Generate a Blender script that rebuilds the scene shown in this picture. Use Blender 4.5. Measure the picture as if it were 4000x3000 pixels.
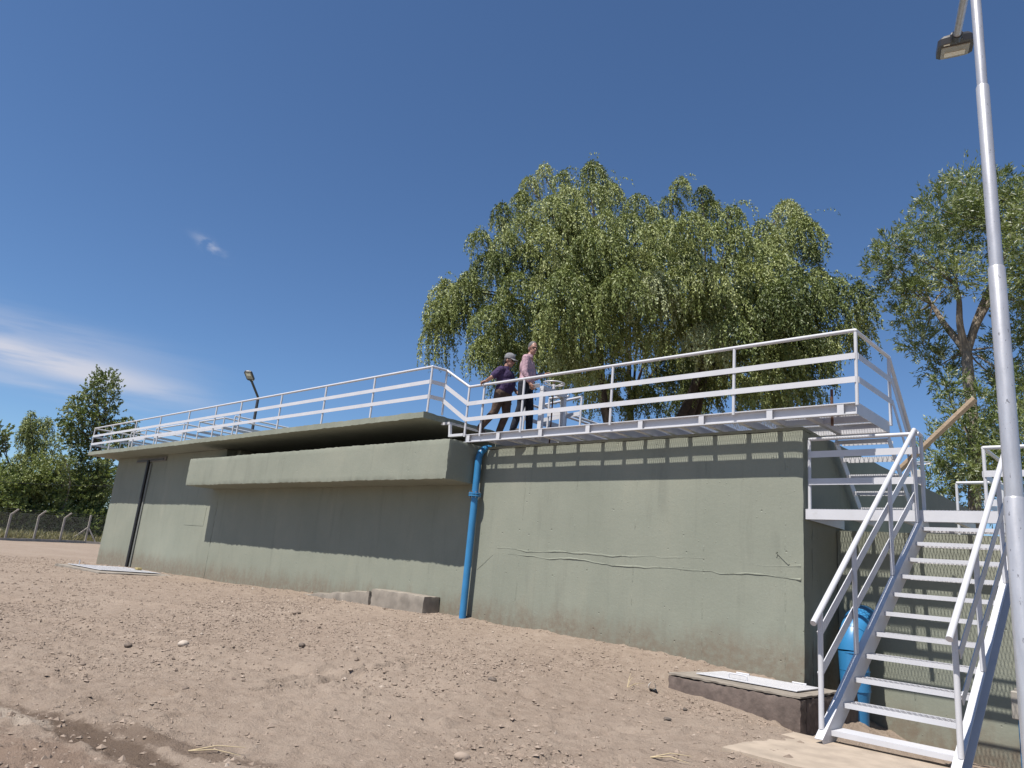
import bpy, math, random
import numpy as np
from mathutils import Vector, Matrix
random.seed(7); RNG = np.random.default_rng(7)
for o in list(bpy.data.objects): bpy.data.objects.remove(o)
scene = bpy.context.scene
COL = scene.collection
rad = math.radians

# ------------------------------------------------------------------ camera
EYE = np.array([0.0, 0.0, 1.6])
YAW, PITCH, ROLL, FPX = rad(-44.2904), rad(14.2077), rad(5.3375), 2870.4
_f = np.array([math.sin(YAW)*math.cos(PITCH), math.cos(YAW)*math.cos(PITCH), math.sin(PITCH)])
_r = np.array([math.cos(YAW), -math.sin(YAW), 0.0]); _u = np.cross(_r, _f)
CR = math.cos(ROLL)*_r + math.sin(ROLL)*_u
CU = -math.sin(ROLL)*_r + math.cos(ROLL)*_u
cam = bpy.data.cameras.new('camera'); camo = bpy.data.objects.new('camera', cam); COL.objects.link(camo)
cam.sensor_fit = 'HORIZONTAL'; cam.sensor_width = 36.0; cam.lens = 36.0*FPX/4000.0
cam.clip_start = 0.1; cam.clip_end = 3000
M = Matrix.Identity(4)
for i in range(3):
    M[i][0], M[i][1], M[i][2], M[i][3] = CR[i], CU[i], -_f[i], EYE[i]
camo.matrix_world = M
scene.camera = camo
scene.render.resolution_x, scene.render.resolution_y = 1024, 768

# ------------------------------------------------------------------ sky, sun, exposure
TO_SUN = Vector((-0.08, -1.0, 1.85)).normalized()
SUN_EL = math.asin(TO_SUN.z); SUN_AZ = math.atan2(TO_SUN.x, TO_SUN.y)
world = bpy.data.worlds.new('World'); scene.world = world; world.use_nodes = True
wn = world.node_tree; wn.nodes.clear()
def wnode(t, **k):
    n = wn.nodes.new(t)
    for a, v in k.items(): setattr(n, a, v)
    return n
def wmath(op, a, b=None):
    n = wnode('ShaderNodeMath', operation=op)
    for i, v in enumerate((a, b)):
        if v is None: continue
        if isinstance(v, (int, float)): n.inputs[i].default_value = v
        else: wn.links.new(v, n.inputs[i])
    return n.outputs[0]
sky = wnode('ShaderNodeTexSky', sky_type='NISHITA', sun_disc=False, sun_elevation=SUN_EL, sun_rotation=SUN_AZ,
            altitude=1000.0, air_density=1.0, dust_density=0.15, ozone_density=6.0)
tc = wnode('ShaderNodeTexCoord'); sep = wnode('ShaderNodeSeparateXYZ'); wn.links.new(tc.outputs['Generated'], sep.inputs[0])
az = wmath('MULTIPLY', wmath('ARCTAN2', sep.outputs[0], sep.outputs[1]), 180/math.pi)
el = wmath('MULTIPLY', wmath('ARCSINE', sep.outputs[2]), 180/math.pi)
cmb = wnode('ShaderNodeCombineXYZ'); wn.links.new(wmath('MULTIPLY', az, 0.055), cmb.inputs[0]); wn.links.new(wmath('MULTIPLY', el, 0.42), cmb.inputs[1])
nz = wnode('ShaderNodeTexNoise'); nz.inputs['Scale'].default_value = 1.6; nz.inputs['Detail'].default_value = 7; nz.inputs['Roughness'].default_value = 0.55
nz.inputs['Distortion'].default_value = 0.25; wn.links.new(cmb.outputs[0], nz.inputs['Vector'])
def gauss(x, c0, w): 
    d = wmath('DIVIDE', wmath('SUBTRACT', x, c0), w)
    return wmath('EXPONENT', wmath('MULTIPLY', wmath('MULTIPLY', d, d), -1.0))
def sstep(x, a, b):
    m = wnode('ShaderNodeMapRange', interpolation_type='SMOOTHSTEP'); wn.links.new(x, m.inputs[0])
    m.inputs[1].default_value = a; m.inputs[2].default_value = b; return m.outputs[0]
elc = wmath('ADD', el, wmath('MULTIPLY', wmath('ADD', az, 80.0), 0.06))
fade = sstep(az, -63.0, -77.0)
band = wmath('ADD', wmath('MULTIPLY', gauss(elc, 10.75, 0.95), 0.95), wmath('MULTIPLY', gauss(elc, 12.6, 1.1), 0.26))
band = wmath('ADD', band, wmath('MULTIPLY', gauss(elc, 9.0, 0.45), 0.35))
cloud = wmath('MULTIPLY', wmath('MULTIPLY', band, fade), sstep(nz.outputs[0], 0.25, 0.62))
cmb2 = wnode('ShaderNodeCombineXYZ'); wn.links.new(wmath('MULTIPLY', az, 0.5), cmb2.inputs[0]); wn.links.new(wmath('MULTIPLY', el, 0.9), cmb2.inputs[1])
nz2 = wnode('ShaderNodeTexNoise'); nz2.inputs['Scale'].default_value = 1.9; nz2.inputs['Detail'].default_value = 6; wn.links.new(cmb2.outputs[0], nz2.inputs['Vector'])
puff = wmath('MULTIPLY', wmath('MULTIPLY', gauss(az, -68.9, 1.0), gauss(wmath('ADD', el, wmath('MULTIPLY', wmath('ADD', az, 68.9), 0.35)), 20.8, 0.38)), sstep(nz2.outputs[0], 0.38, 0.7))
cloud = wmath('MINIMUM', wmath('ADD', wmath('MULTIPLY', cloud, 1.15), wmath('MULTIPLY', puff, 0.45)), 0.92)
mixc = wnode('ShaderNodeMix', data_type='RGBA'); wn.links.new(cloud, mixc.inputs[0]); skt = wnode('ShaderNodeMix', data_type='RGBA', blend_type='MULTIPLY'); skt.inputs[0].default_value = 1.0; skt.inputs[7].default_value = (0.95, 1.05, 1.12, 1); wn.links.new(sky.outputs[0], skt.inputs[6]); wn.links.new(skt.outputs[2], mixc.inputs[6])
mixc.inputs[7].default_value = (5.9, 6.05, 6.9, 1)
bg = wnode('ShaderNodeBackground'); bg.inputs[1].default_value = 0.067; wn.links.new(mixc.outputs[2], bg.inputs[0])
wo = wnode('ShaderNodeOutputWorld'); wn.links.new(bg.outputs[0], wo.inputs[0])
sl = bpy.data.lights.new('sun', 'SUN'); sl.energy = 4.6; sl.angle = rad(0.53); sl.color = (1.0, 0.955, 0.89)
so = bpy.data.objects.new('sun', sl); COL.objects.link(so); so.rotation_euler = TO_SUN.to_track_quat('Z', 'Y').to_euler(); so.location = (0, -20, 40)
vs = scene.view_settings; vs.view_transform = 'Standard'; vs.look = 'None'; vs.exposure = 0.7; vs.gamma = 1.0; vs.use_curve_mapping = False

# ------------------------------------------------------------------ helpers
def ray(x, y):
    return (_f*FPX + CR*(x-2000) - CU*(y-1500))/FPX
def at(x, y, dist):                       # a point seen at pixel (x,y), `dist` metres away horizontally
    d = ray(x, y); return EYE + d*(dist/math.hypot(d[0], d[1]))
def tag(o, label=None, cat=None, group=None, kind=None):
    if label: o['label'] = label
    if cat: o['category'] = cat
    if group: o['group'] = group
    if kind: o['kind'] = kind
    return o
def empty(name, loc, label=None, cat=None, group=None):
    o = bpy.data.objects.new(name, None); COL.objects.link(o); o.location = loc; o.empty_display_size = 0.2
    return tag(o, label, cat, group)
def link(name, me, mat, parent=None):
    o = bpy.data.objects.new(name, me); COL.objects.link(o)
    if mat is not None and not me.materials: me.materials.append(mat)
    if parent is not None:
        o.parent = parent; 
        p = Vector((0, 0, 0)); q = parent
        while q is not None: p += q.location; q = q.parent
        o.location = -p                   # meshes are written in world coordinates
    return o
class MB:
    def __init__(s): s.v = []; s.f = []
    def add(s, vs, fs):
        n = len(s.v); s.v += [tuple(map(float, v)) for v in vs]; s.f += [tuple(n+i for i in f) for f in fs]; return s
    def box(s, x0, x1, y0, y1, z0, z1):
        return s.add([(x0,y0,z0),(x1,y0,z0),(x1,y1,z0),(x0,y1,z0),(x0,y0,z1),(x1,y0,z1),(x1,y1,z1),(x0,y1,z1)],
                     [(0,3,2,1),(4,5,6,7),(0,1,5,4),(1,2,6,5),(2,3,7,6),(3,0,4,7)])
    def bar(s, a, b, side, w, t):         # rectangular bar a->b, w along `side`, t along the third axis
        a = np.array(a, float); b = np.array(b, float); d = b-a; d /= np.linalg.norm(d)
        sd = np.array(side, float); sd -= d*(sd@d); sd /= np.linalg.norm(sd); th = np.cross(d, sd)
        vs = [p + sd*i*w/2 + th*j*t/2 for p in (a, b) for i, j in ((-1,-1),(1,-1),(1,1),(-1,1))]
        return s.add(vs, [(0,3,2,1),(4,5,6,7),(0,1,5,4),(1,2,6,5),(2,3,7,6),(3,0,4,7)])
    def tube(s, pts, r, n=12, cap=True):
        pts = [np.array(p, float) for p in pts]; rs = [r]*len(pts) if np.isscalar(r) else list(r)
        up = None; rings = []
        for i, p in enumerate(pts):
            t0 = pts[i]-pts[i-1] if i else pts[1]-pts[0]; t1 = pts[i+1]-pts[i] if i < len(pts)-1 else t0
            t0 = t0/np.linalg.norm(t0); t1 = t1/np.linalg.norm(t1); t = t0+t1; t /= np.linalg.norm(t)
            if up is None: up = np.array((0,0,1.0)) if abs(t[2]) < .9 else np.array((1.0,0,0))
            a = np.cross(t, up); a /= np.linalg.norm(a); b = np.cross(a, t); up = b
            k = 1/max(.5, math.sqrt((1+t0@t1)/2))
            rings.append([p + (a*math.cos(q)+b*math.sin(q))*rs[i]*(k if False else 1) for q in np.linspace(0, 2*math.pi, n, endpoint=False)])
        vs = [v for rg in rings for v in rg]; fs = []
        for i in range(len(pts)-1):
            for j in range(n):
                k = (j+1) % n; fs.append((i*n+j, i*n+k, (i+1)*n+k, (i+1)*n+j))
        if cap: fs.append(tuple(range(n-1, -1, -1))); fs.append(tuple((len(pts)-1)*n+j for j in range(n)))
        return s.add(vs, fs)
    def build(s, name, mat, parent=None, smooth=False, bevel=0):
        me = bpy.data.meshes.new(name); me.from_pydata(s.v, [], s.f); me.update()
        if smooth:
            me.polygons.foreach_set('use_smooth', [True]*len(me.polygons))
            try: me.set_sharp_from_angle(angle=rad(40))
            except Exception: pass
        o = link(name, me, mat, parent)
        if bevel:
            b = o.modifiers.new('bevel', 'BEVEL'); b.width = bevel; b.segments = 2; b.limit_method = 'ANGLE'
        return o
def np_mesh(name, V, Fq, mat, parent=None, smooth=False, tint=None):
    me = bpy.data.meshes.new(name); V = np.asarray(V, np.float32); Fq = np.asarray(Fq, np.int32); k = Fq.shape[1]
    me.vertices.add(len(V)); me.vertices.foreach_set('co', V.ravel())
    me.loops.add(Fq.size); me.loops.foreach_set('vertex_index', Fq.ravel())
    me.polygons.add(len(Fq)); me.polygons.foreach_set('loop_start', np.arange(0, Fq.size, k, dtype=np.int32))
    me.polygons.foreach_set('loop_total', np.full(len(Fq), k, np.int32))
    me.polygons.foreach_set('use_smooth', np.full(len(Fq), bool(smooth)))
    me.update(calc_edges=True)
    if smooth == 'angle': me.set_sharp_from_angle(angle=rad(35))
    if tint is not None:
        at_ = me.attributes.new('tint', 'FLOAT', 'FACE'); at_.data.foreach_set('value', np.asarray(tint, np.float32))
    return link(name, me, mat, parent)
def vnoise(x, y, seed=0):                 # smooth value noise in [-1,1]
    x = np.asarray(x, float); y = np.asarray(y, float)
    xi = np.floor(x).astype(np.int64); yi = np.floor(y).astype(np.int64); xf = x-xi; yf = y-yi
    def h(a, b):
        n = (a*374761393 + b*668265263 + seed*974634777) & 0x7fffffff
        n = ((n ^ (n >> 13))*1274126177) & 0x7fffffff
        return ((n ^ (n >> 16)) & 0xffff)/32767.5 - 1
    u = xf*xf*(3-2*xf); v = yf*yf*(3-2*yf)
    return (h(xi,yi)*(1-u)+h(xi+1,yi)*u)*(1-v) + (h(xi,yi+1)*(1-u)+h(xi+1,yi+1)*u)*v
def fbm(x, y, seed=0, o=4, g=0.5):
    s = 0; a = 1.0
    for i in range(o): s = s + a*vnoise(x*2**i+i*17.3, y*2**i-i*9.1, seed+i); a *= g
    return s

# ------------------------------------------------------------------ materials
def mat_new(name):
    m = bpy.data.materials.new(name); m.use_nodes = True; nt = m.node_tree
    return m, nt, nt.nodes['Principled BSDF']
def lnk(nt, a, b): nt.links.new(a, b)
def nd(nt, t, ins=None, **k):
    n = nt.nodes.new(t)
    for a, v in k.items(): setattr(n, a, v)
    for a, v in (ins or {}).items(): n.inputs[a].default_value = v
    return n
def noise(nt, vec, scale, detail=4, rough=0.55, dist=0.0):
    n = nd(nt, 'ShaderNodeTexNoise', {'Scale': scale, 'Detail': detail, 'Roughness': rough, 'Distortion': dist})
    if vec is not None: lnk(nt, vec, n.inputs['Vector'])
    return n.outputs['Fac']
def ramp(nt, fac, stops):
    r = nd(nt, 'ShaderNodeValToRGB'); e = r.color_ramp.elements
    while len(e) < len(stops): e.new(0.5)
    for q, (p, c) in zip(e, stops): q.position = p; q.color = (*c, 1) if len(c) == 3 else c
    lnk(nt, fac, r.inputs[0]); return r.outputs[0]
def mixrgb(nt, fac, a, b, blend='MIX'):
    m = nd(nt, 'ShaderNodeMix', data_type='RGBA', blend_type=blend)
    for s, v in ((m.inputs[0], fac), (m.inputs[6], a), (m.inputs[7], b)):
        if isinstance(v, (int, float)): s.default_value = v
        elif isinstance(v, tuple): s.default_value = (*v, 1)
        else: lnk(nt, v, s)
    return m.outputs[2]
def mrange(nt, v, a, b, c=0.0, d=1.0):
    m = nd(nt, 'ShaderNodeMapRange', interpolation_type='SMOOTHSTEP'); lnk(nt, v, m.inputs[0])
    for i, q in enumerate((a, b, c, d)): m.inputs[1+i].default_value = q
    return m.outputs[0]
def mth(nt, op, a, b=None):
    n = nd(nt, 'ShaderNodeMath', operation=op)
    for i, v in enumerate((a, b)):
        if v is None: continue
        if isinstance(v, (int, float)): n.inputs[i].default_value = v
        else: lnk(nt, v, n.inputs[i])
    return n.outputs[0]
def bump(nt, p, h, strength, dist):
    b = nd(nt, 'ShaderNodeBump', {'Strength': strength, 'Distance': dist}); lnk(nt, h, b.inputs['Height']); lnk(nt, b.outputs[0], p.inputs['Normal']); return b
def wpos(nt): return nd(nt, 'ShaderNodeNewGeometry').outputs['Position']
def scaled(nt, vec, s):
    m = nd(nt, 'ShaderNodeMapping'); m.inputs['Scale'].default_value = s; lnk(nt, vec, m.inputs['Vector']); return m.outputs[0]
def simple(name, col, rough=0.5, metal=0.0, var=0.08, scale=6, bmp=0.0, bscale=60):
    m, nt, p = mat_new(name); w = wpos(nt)
    c1 = tuple(max(0, c*(1-var)) for c in col); c2 = tuple(min(1, c*(1+var)) for c in col)
    lnk(nt, ramp(nt, noise(nt, w, scale), [(0.3, c1), (0.7, c2)]), p.inputs['Base Color'])
    p.inputs['Roughness'].default_value = rough; p.inputs['Metallic'].default_value = metal
    if bmp: bump(nt, p, noise(nt, w, bscale), 0.5, bmp)
    return m

# painted sage-green concrete
def green_concrete(name, mudz=0.70):
    m, nt, p = mat_new(name); w = wpos(nt); s = nd(nt, 'ShaderNodeSeparateXYZ'); lnk(nt, w, s.inputs[0])
    base = ramp(nt, noise(nt, w, 0.7, 6, 0.6), [(0.3, (0.2166, 0.228, 0.1862)), (0.55, (0.2432, 0.2523, 0.2067)), (0.75, (0.2698, 0.2736, 0.2219))])
    streak = noise(nt, scaled(nt, w, (1.9, 1.9, 0.22)), 2.2, 6, 0.65, 0.4)
    base = mixrgb(nt, mrange(nt, streak, 0.52, 0.75, 0, 0.34), base, (0.152, 0.1558, 0.1292))
    base = mixrgb(nt, mrange(nt, noise(nt, scaled(nt, w, (1.2, 1.2, 0.5)), 1.1, 5), 0.55, 0.8, 0, 0.35), base, (0.3116, 0.304, 0.2394))
    edge = mth(nt, 'ADD', s.outputs[2], mth(nt, 'MULTIPLY', noise(nt, scaled(nt, w, (1, 1, .30)), 2.6, 7, 0.7), -1.0))
    mud = mrange(nt, edge, mudz, mudz-.52)
    mud = mth(nt, 'MULTIPLY', mud, mrange(nt, noise(nt, w, 9.0, 6, 0.7), 0.25, 0.65, 0.2, 0.8))
    base = mixrgb(nt, mud, base, (0.171, 0.1292, 0.095))
    base = mixrgb(nt, mrange(nt, noise(nt, w, 30, 4, 0.7), 0.35, 0.65, 0.0, 0.12), base, (0.1368, 0.1368, 0.114))
    base = mixrgb(nt, 1.0, base, (0.935, 0.945, 0.93), 'MULTIPLY')
    lnk(nt, base, p.inputs['Base Color']); p.inputs['Roughness'].default_value = 0.85
    p.inputs['Specular IOR Level'].default_value = 0.25
    h = mth(nt, 'ADD', mth(nt, 'MULTIPLY', noise(nt, w, 45, 5, 0.65), 0.10), mth(nt, 'MULTIPLY', noise(nt, scaled(nt, w, (1, 1, 1.4)), 9.0, 6, 0.7, 0.5), 0.30))
    vor = nd(nt, 'ShaderNodeTexVoronoi', {'Scale': 4.2, 'Randomness': 1.0}); lnk(nt, w, vor.inputs['Vector'])
    pit = mrange(nt, vor.outputs['Distance'], 0.075, 0.03, 0, -0.9)     # bug holes
    vor2 = nd(nt, 'ShaderNodeTexVoronoi', {'Scale': 9.0, 'Randomness': 1.0}); lnk(nt, w, vor2.inputs['Vector'])
    pit2 = mrange(nt, vor2.outputs['Distance'], 0.09, 0.04, 0, 0.5)
    h = mth(nt, 'ADD', mth(nt, 'ADD', h, pit), pit2)
    fr = mth(nt, 'ABSOLUTE', mth(nt, 'SUBTRACT', mth(nt, 'FRACT', mth(nt, 'MULTIPLY', mth(nt, 'ADD', s.outputs[0], mth(nt, 'MULTIPLY', noise(nt, w, 1.5, 3), 0.05)), 0.82)), 0.5))
    joint = mth(nt, 'MULTIPLY', mrange(nt, fr, 0.010, 0.003, 0, 0.8), mrange(nt, noise(nt, w, 3.1, 4), 0.48, 0.62))
    h = mth(nt, 'ADD', h, joint)
    bump(nt, p, h, 0.6, 0.016); return m
M_WALL = green_concrete('painted_concrete')
M_WALL2 = green_concrete('painted_concrete_chamber', -0.02)
def white_paint(name, col):
    m, nt, p = mat_new(name); w = wpos(nt)
    b = ramp(nt, noise(nt, w, 3.0, 4), [(0.3, tuple(c*.95 for c in col)), (0.7, tuple(c*1.04 for c in col))])
    b = mixrgb(nt, mrange(nt, noise(nt, w, 5.5, 6, 0.7), 0.56, 0.78, 0, 0.38), b, (0.34, 0.31, 0.27))
    b = mixrgb(nt, mrange(nt, noise(nt, w, 26, 5, 0.7), 0.68, 0.74, 0, 0.5), b, (0.20, 0.15, 0.12))
    lnk(nt, b, p.inputs['Base Color']); p.inputs['Roughness'].default_value = 0.42
    bump(nt, p, noise(nt, w, 40), 0.4, 0.0008); return m
M_WHITE = white_paint('white_paint', (0.50, 0.497, 0.515))
M_GRATE = simple('white_grating', (0.45, 0.447, 0.465), 0.5, 0, 0.06, 8)
M_BLUE = simple('blue_paint', (0.0324, 0.18, 0.3744), 0.35, 0, 0.10, 4, 0.0008, 30)
M_BLACK = simple('black_plastic', (0.018, 0.018, 0.02), 0.45, 0, 0.2, 5)
M_DGREY = simple('lamp_housing', (0.045, 0.043, 0.045), 0.45, 0, 0.1, 9)
M_LENS = simple('lamp_lens', (0.32, 0.30, 0.26), 0.25, 0, 0.05, 9)
M_LED = simple('led_plate', (0.75, 0.72, 0.62), 0.3, 0, 0.04, 9)
M_RUST = simple('rusty_steel', (0.11, 0.055, 0.035), 0.75, 0.2, 0.35, 14, 0.002, 50)
M_STEELDARK = simple('bolt_steel', (0.28, 0.28, 0.29), 0.4, 0.7, 0.2, 20)
M_RAWCON = simple('raw_concrete', (0.216, 0.188, 0.156), 0.9, 0, 0.25, 4, 0.004, 40)
M_BROWNCON = simple('stained_concrete', (0.12, 0.092, 0.0784), 0.92, 0, 0.3, 9, 0.012, 22)
M_CREAM = simple('cream_concrete_post', (0.336, 0.304, 0.264), 0.9, 0, 0.15, 5, 0.004, 30)
M_PAD = simple('pad_concrete', (0.328, 0.268, 0.208), 0.9, 0, 0.18, 5, 0.003, 60)
M_DARKHOLE = simple('dark_recess', (0.05, 0.05, 0.05), 0.9)
M_SKIN = simple('skin', (0.30, 0.16, 0.115), 0.5, 0, 0.06, 20)
M_WIRE = simple('galvanised_wire', (0.10, 0.10, 0.10), 0.5, 0.4, 0.1, 20)
def galv(name):
    m, nt, p = mat_new(name); w = wpos(nt)
    b = ramp(nt, noise(nt, scaled(nt, w, (5, 5, 1)), 4, 5, 0.6), [(0.3, (0.40, 0.397, 0.41)), (0.7, (0.52, 0.515, 0.53))])
    sp = mrange(nt, noise(nt, scaled(nt, w, (9, 9, 4)), 5, 4, 0.6), 0.655, 0.70, 0, 0.85)
    b = mixrgb(nt, sp, b, (0.17, 0.165, 0.17)); lnk(nt, b, p.inputs['Base Color'])
    p.inputs['Metallic'].default_value = 0.45; p.inputs['Roughness'].default_value = 0.38
    bump(nt, p, noise(nt, w, 50, 3), 0.2, 0.002); return m
M_POLE = galv('silver_paint')
def soil(name):
    m, nt, p = mat_new(name); w = wpos(nt)
    n1 = noise(nt, w, 0.35, 5, 0.6); n2 = noise(nt, w, 5.0, 8, 0.7); n3 = noise(nt, w, 38.0, 5, 0.7)
    b = ramp(nt, n2, [(0.25, (0.148, 0.1168, 0.0936)), (0.5, (0.1856, 0.1504, 0.124)), (0.75, (0.22, 0.1832, 0.1528))])
    b = mixrgb(nt, mrange(nt, n1, 0.42, 0.65, 0, 0.4), b, (0.228, 0.1904, 0.16))
    b = mixrgb(nt, mrange(nt, n3, 0.56, 0.75, 0, 0.35), b, (0.104, 0.08, 0.0624))
    b = mixrgb(nt, mrange(nt, noise(nt, w, 55, 2), 0.66, 0.72, 0, 0.5), b, (0.288, 0.252, 0.22))
    s = nd(nt, 'ShaderNodeSeparateXYZ'); lnk(nt, w, s.inputs[0])
    # damp, darker earth churned up by a wheel track near the lower left
    def blob(cx, cy, ux, uy, ru, rv, hard=0.5):
        dx = mth(nt, 'SUBTRACT', s.outputs[0], cx); dy = mth(nt, 'SUBTRACT', s.outputs[1], cy)
        u = mth(nt, 'DIVIDE', mth(nt, 'ADD', mth(nt, 'MULTIPLY', dx, ux), mth(nt, 'MULTIPLY', dy, uy)), ru)
        v = mth(nt, 'DIVIDE', mth(nt, 'SUBTRACT', mth(nt, 'MULTIPLY', dy, ux), mth(nt, 'MULTIPLY', dx, uy)), rv)
        d = mth(nt, 'ADD', mth(nt, 'MULTIPLY', u, u), mth(nt, 'MULTIPLY', v, v))
        d = mth(nt, 'ADD', d, mth(nt, 'MULTIPLY', mth(nt, 'SUBTRACT', n2, 0.5), 2.6))
        return mrange(nt, d, 1.0+hard, 1.0-hard)
    b = mixrgb(nt, mth(nt, 'MULTIPLY', blob(-6.15, 2.30, 0.985, 0.17, 1.5, 0.15), 0.8), b, (0.062, 0.044, 0.033))
    b = mixrgb(nt, mth(nt, 'MULTIPLY', blob(-5.55, 2.72, 0.96, 0.28, 0.9, 0.11), 0.6), b, (0.07, 0.05, 0.038))
    b = mixrgb(nt, mth(nt, 'MULTIPLY', blob(-5.7, 1.75, 0.97, 0.2, 1.3, 0.42), 0.6), b, (0.125, 0.088, 0.068))
    b = mixrgb(nt, mth(nt, 'MULTIPLY', blob(-7.25, 1.98, 0.95, 0.2, 0.55, 0.13), 0.6), b, (0.29, 0.255, 0.22))
    b = mixrgb(nt, 1.0, b, (1.36, 1.315, 1.25), 'MULTIPLY')
    lnk(nt, b, p.inputs['Base Color']); p.inputs['Roughness'].default_value = 0.95; p.inputs['Specular IOR Level'].default_value = 0.15
    h = mth(nt, 'ADD', mth(nt, 'MULTIPLY', n2, 1.0), mth(nt, 'MULTIPLY', n3, 0.45))
    bump(nt, p, h, 1.0, 0.05); return m
M_SOIL = soil('dry_earth')
def leafmat(name, stops, trans=0.25, rough=0.45):
    m, nt, p = mat_new(name)
    a = nd(nt, 'ShaderNodeAttribute', attribute_name='tint')
    c = ramp(nt, a.outputs['Fac'], stops)
    lnk(nt, c, p.inputs['Base Color']); p.inputs['Roughness'].default_value = rough; p.inputs['Specular IOR Level'].default_value = 0.35
    t = nd(nt, 'ShaderNodeBsdfTranslucent'); lnk(nt, mixrgb(nt, 1.0, c, (1.0, 1.05, 0.55), 'MULTIPLY'), t.inputs[0])
    mx = nd(nt, 'ShaderNodeMixShader', {0: trans}); lnk(nt, p.outputs[0], mx.inputs[1]); lnk(nt, t.outputs[0], mx.inputs[2])
    lnk(nt, mx.outputs[0], nt.nodes['Material Output'].inputs[0]); return m
M_WILLOW = leafmat('willow_leaf', [(0.0, (0.050, 0.072, 0.018)), (0.45, (0.170, 0.205, 0.058)), (0.8, (0.300, 0.325, 0.115)), (1.0, (0.40, 0.43, 0.24))], 0.10, 0.55)
M_RTREE = leafmat('narrow_leaf', [(0.0, (0.07, 0.10, 0.03)), (0.5, (0.165, 0.205, 0.065)), (0.85, (0.26, 0.29, 0.12)), (1.0, (0.42, 0.44, 0.33))], 0.25)
M_POPLAR = leafmat('round_leaf', [(0.0, (0.065, 0.095, 0.028)), (0.5, (0.150, 0.190, 0.060)), (0.9, (0.24, 0.27, 0.105)), (1.0, (0.42, 0.44, 0.32))], 0.25)
M_SHRUB = leafmat('shrub_leaf', [(0.0, (0.08, 0.12, 0.034)), (0.5, (0.19, 0.23, 0.075)), (1.0, (0.32, 0.345, 0.16))], 0.3)
M_BARK = simple('bark', (0.05, 0.036, 0.028), 0.9, 0, 0.35, 6, 0.02, 12)
M_BARKP = simple('pale_bark', (0.20, 0.165, 0.13), 0.9, 0, 0.3, 6, 0.015, 14)
def wood(name):
    m, nt, p = mat_new(name); w = nd(nt, 'ShaderNodeTexCoord').outputs['Object']
    n = noise(nt, scaled(nt, wpos(nt), (2, 6, 6)), 6, 5, 0.6, 1.5)
    lnk(nt, ramp(nt, n, [(0.3, (0.26, 0.19, 0.125)), (0.6, (0.40, 0.30, 0.205)), (0.8, (0.30, 0.22, 0.15))]), p.inputs['Base Color']); p.inputs['Roughness'].default_value = 0.8
    bump(nt, p, n, 0.4, 0.006); return m
M_WOOD = wood('weathered_timber')
def stonemat(name):
    m, nt, p = mat_new(name); a = nd(nt, 'ShaderNodeAttribute', attribute_name='tint')
    c = ramp(nt, a.outputs['Fac'], [(0.0, (0.048, 0.0432, 0.04)), (0.2, (0.096, 0.0768, 0.064)), (0.45, (0.164, 0.1328, 0.1096)), (0.8, (0.208, 0.1728, 0.1456)), (1.0, (0.336, 0.308, 0.276))])
    c = mixrgb(nt, mrange(nt, noise(nt, wpos(nt), 30, 4), 0.4, 0.7, 0, 0.4), c, (0.208, 0.164, 0.132))
    c = mixrgb(nt, 1.0, c, (1.36, 1.29, 1.21), 'MULTIPLY')
    lnk(nt, c, p.inputs['Base Color']); p.inputs['Roughness'].default_value = 0.9
    bump(nt, p, noise(nt, wpos(nt), 70, 3), 0.4, 0.006); return m
M_STONE = stonemat('stone')

# ------------------------------------------------------------------ ground
CP = np.array([(-30.3,10,.46),(-27,10,.53),(-22,10,.57),(-18.4,10,.61),(-15.2,10,.68),(-12,10,.69),(-10.3,10,.69),(-8.6,10,.66),(-7,10,.64),(-6,10,.63),(-5.15,10,.60),(-4.5,10,.555),(-4.1,10,.51),
 (-5.3,8.65,.36),(-4.4,8.6,.27),(-3.55,8.6,.15),(-3.05,6.3,.425),(-3.0,7.1,.40),(-2.7,5.6,.415),(-2.0,5.5,.40),(-2,7.2,.30),(-1,7.2,.30),(-1,5.5,.34),(-3.2,7.9,.22),(0,0,0),(-5,2,.10),(-7,2,.12),(-10,3,.22),(-10,6,.42),(-7,6.5,.40),(-4.5,4.6,.22),(-4.5,6.6,.33),
 (-15,4,.34),(-20,5,.42),(-28,6,.44),(-40,10,.50),(-45,20,.55),(-58,13.4,.52),(-61,19.3,.72),(-60,30,.72),(-20,-8,.1),(10,-10,-.1),(6,6,.3),(-3,11.1,-.12),(-2,11.1,-.12),(0,11.1,-.12),(4,11,-.1),(-3.2,9.6,-.06),(-2,8.7,.0),(-.5,8.7,.0),
 (-100,0,.5),(-100,60,.7),(-60,100,.6),(0,100,.4),(100,100,.4),(100,0,.3),(60,-60,.2),(-60,-60,.3),(0,-60,.1),(-18,30,.5),(-5,26,.4)], float)
def _phi(d): return d
_A = _phi(np.hypot(CP[:,None,0]-CP[None,:,0], CP[:,None,1]-CP[None,:,1]))
_W = np.linalg.solve(_A + np.eye(len(CP))*1e-3, CP[:,2]-0.3)
def base_h(x, y):
    x = np.asarray(x, float); y = np.asarray(y, float); s = np.full(x.shape, 0.3)
    for (cx, cy, _), w in zip(CP, _W): s = s + w*_phi(np.hypot(x-cx, y-cy))
    return s
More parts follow.
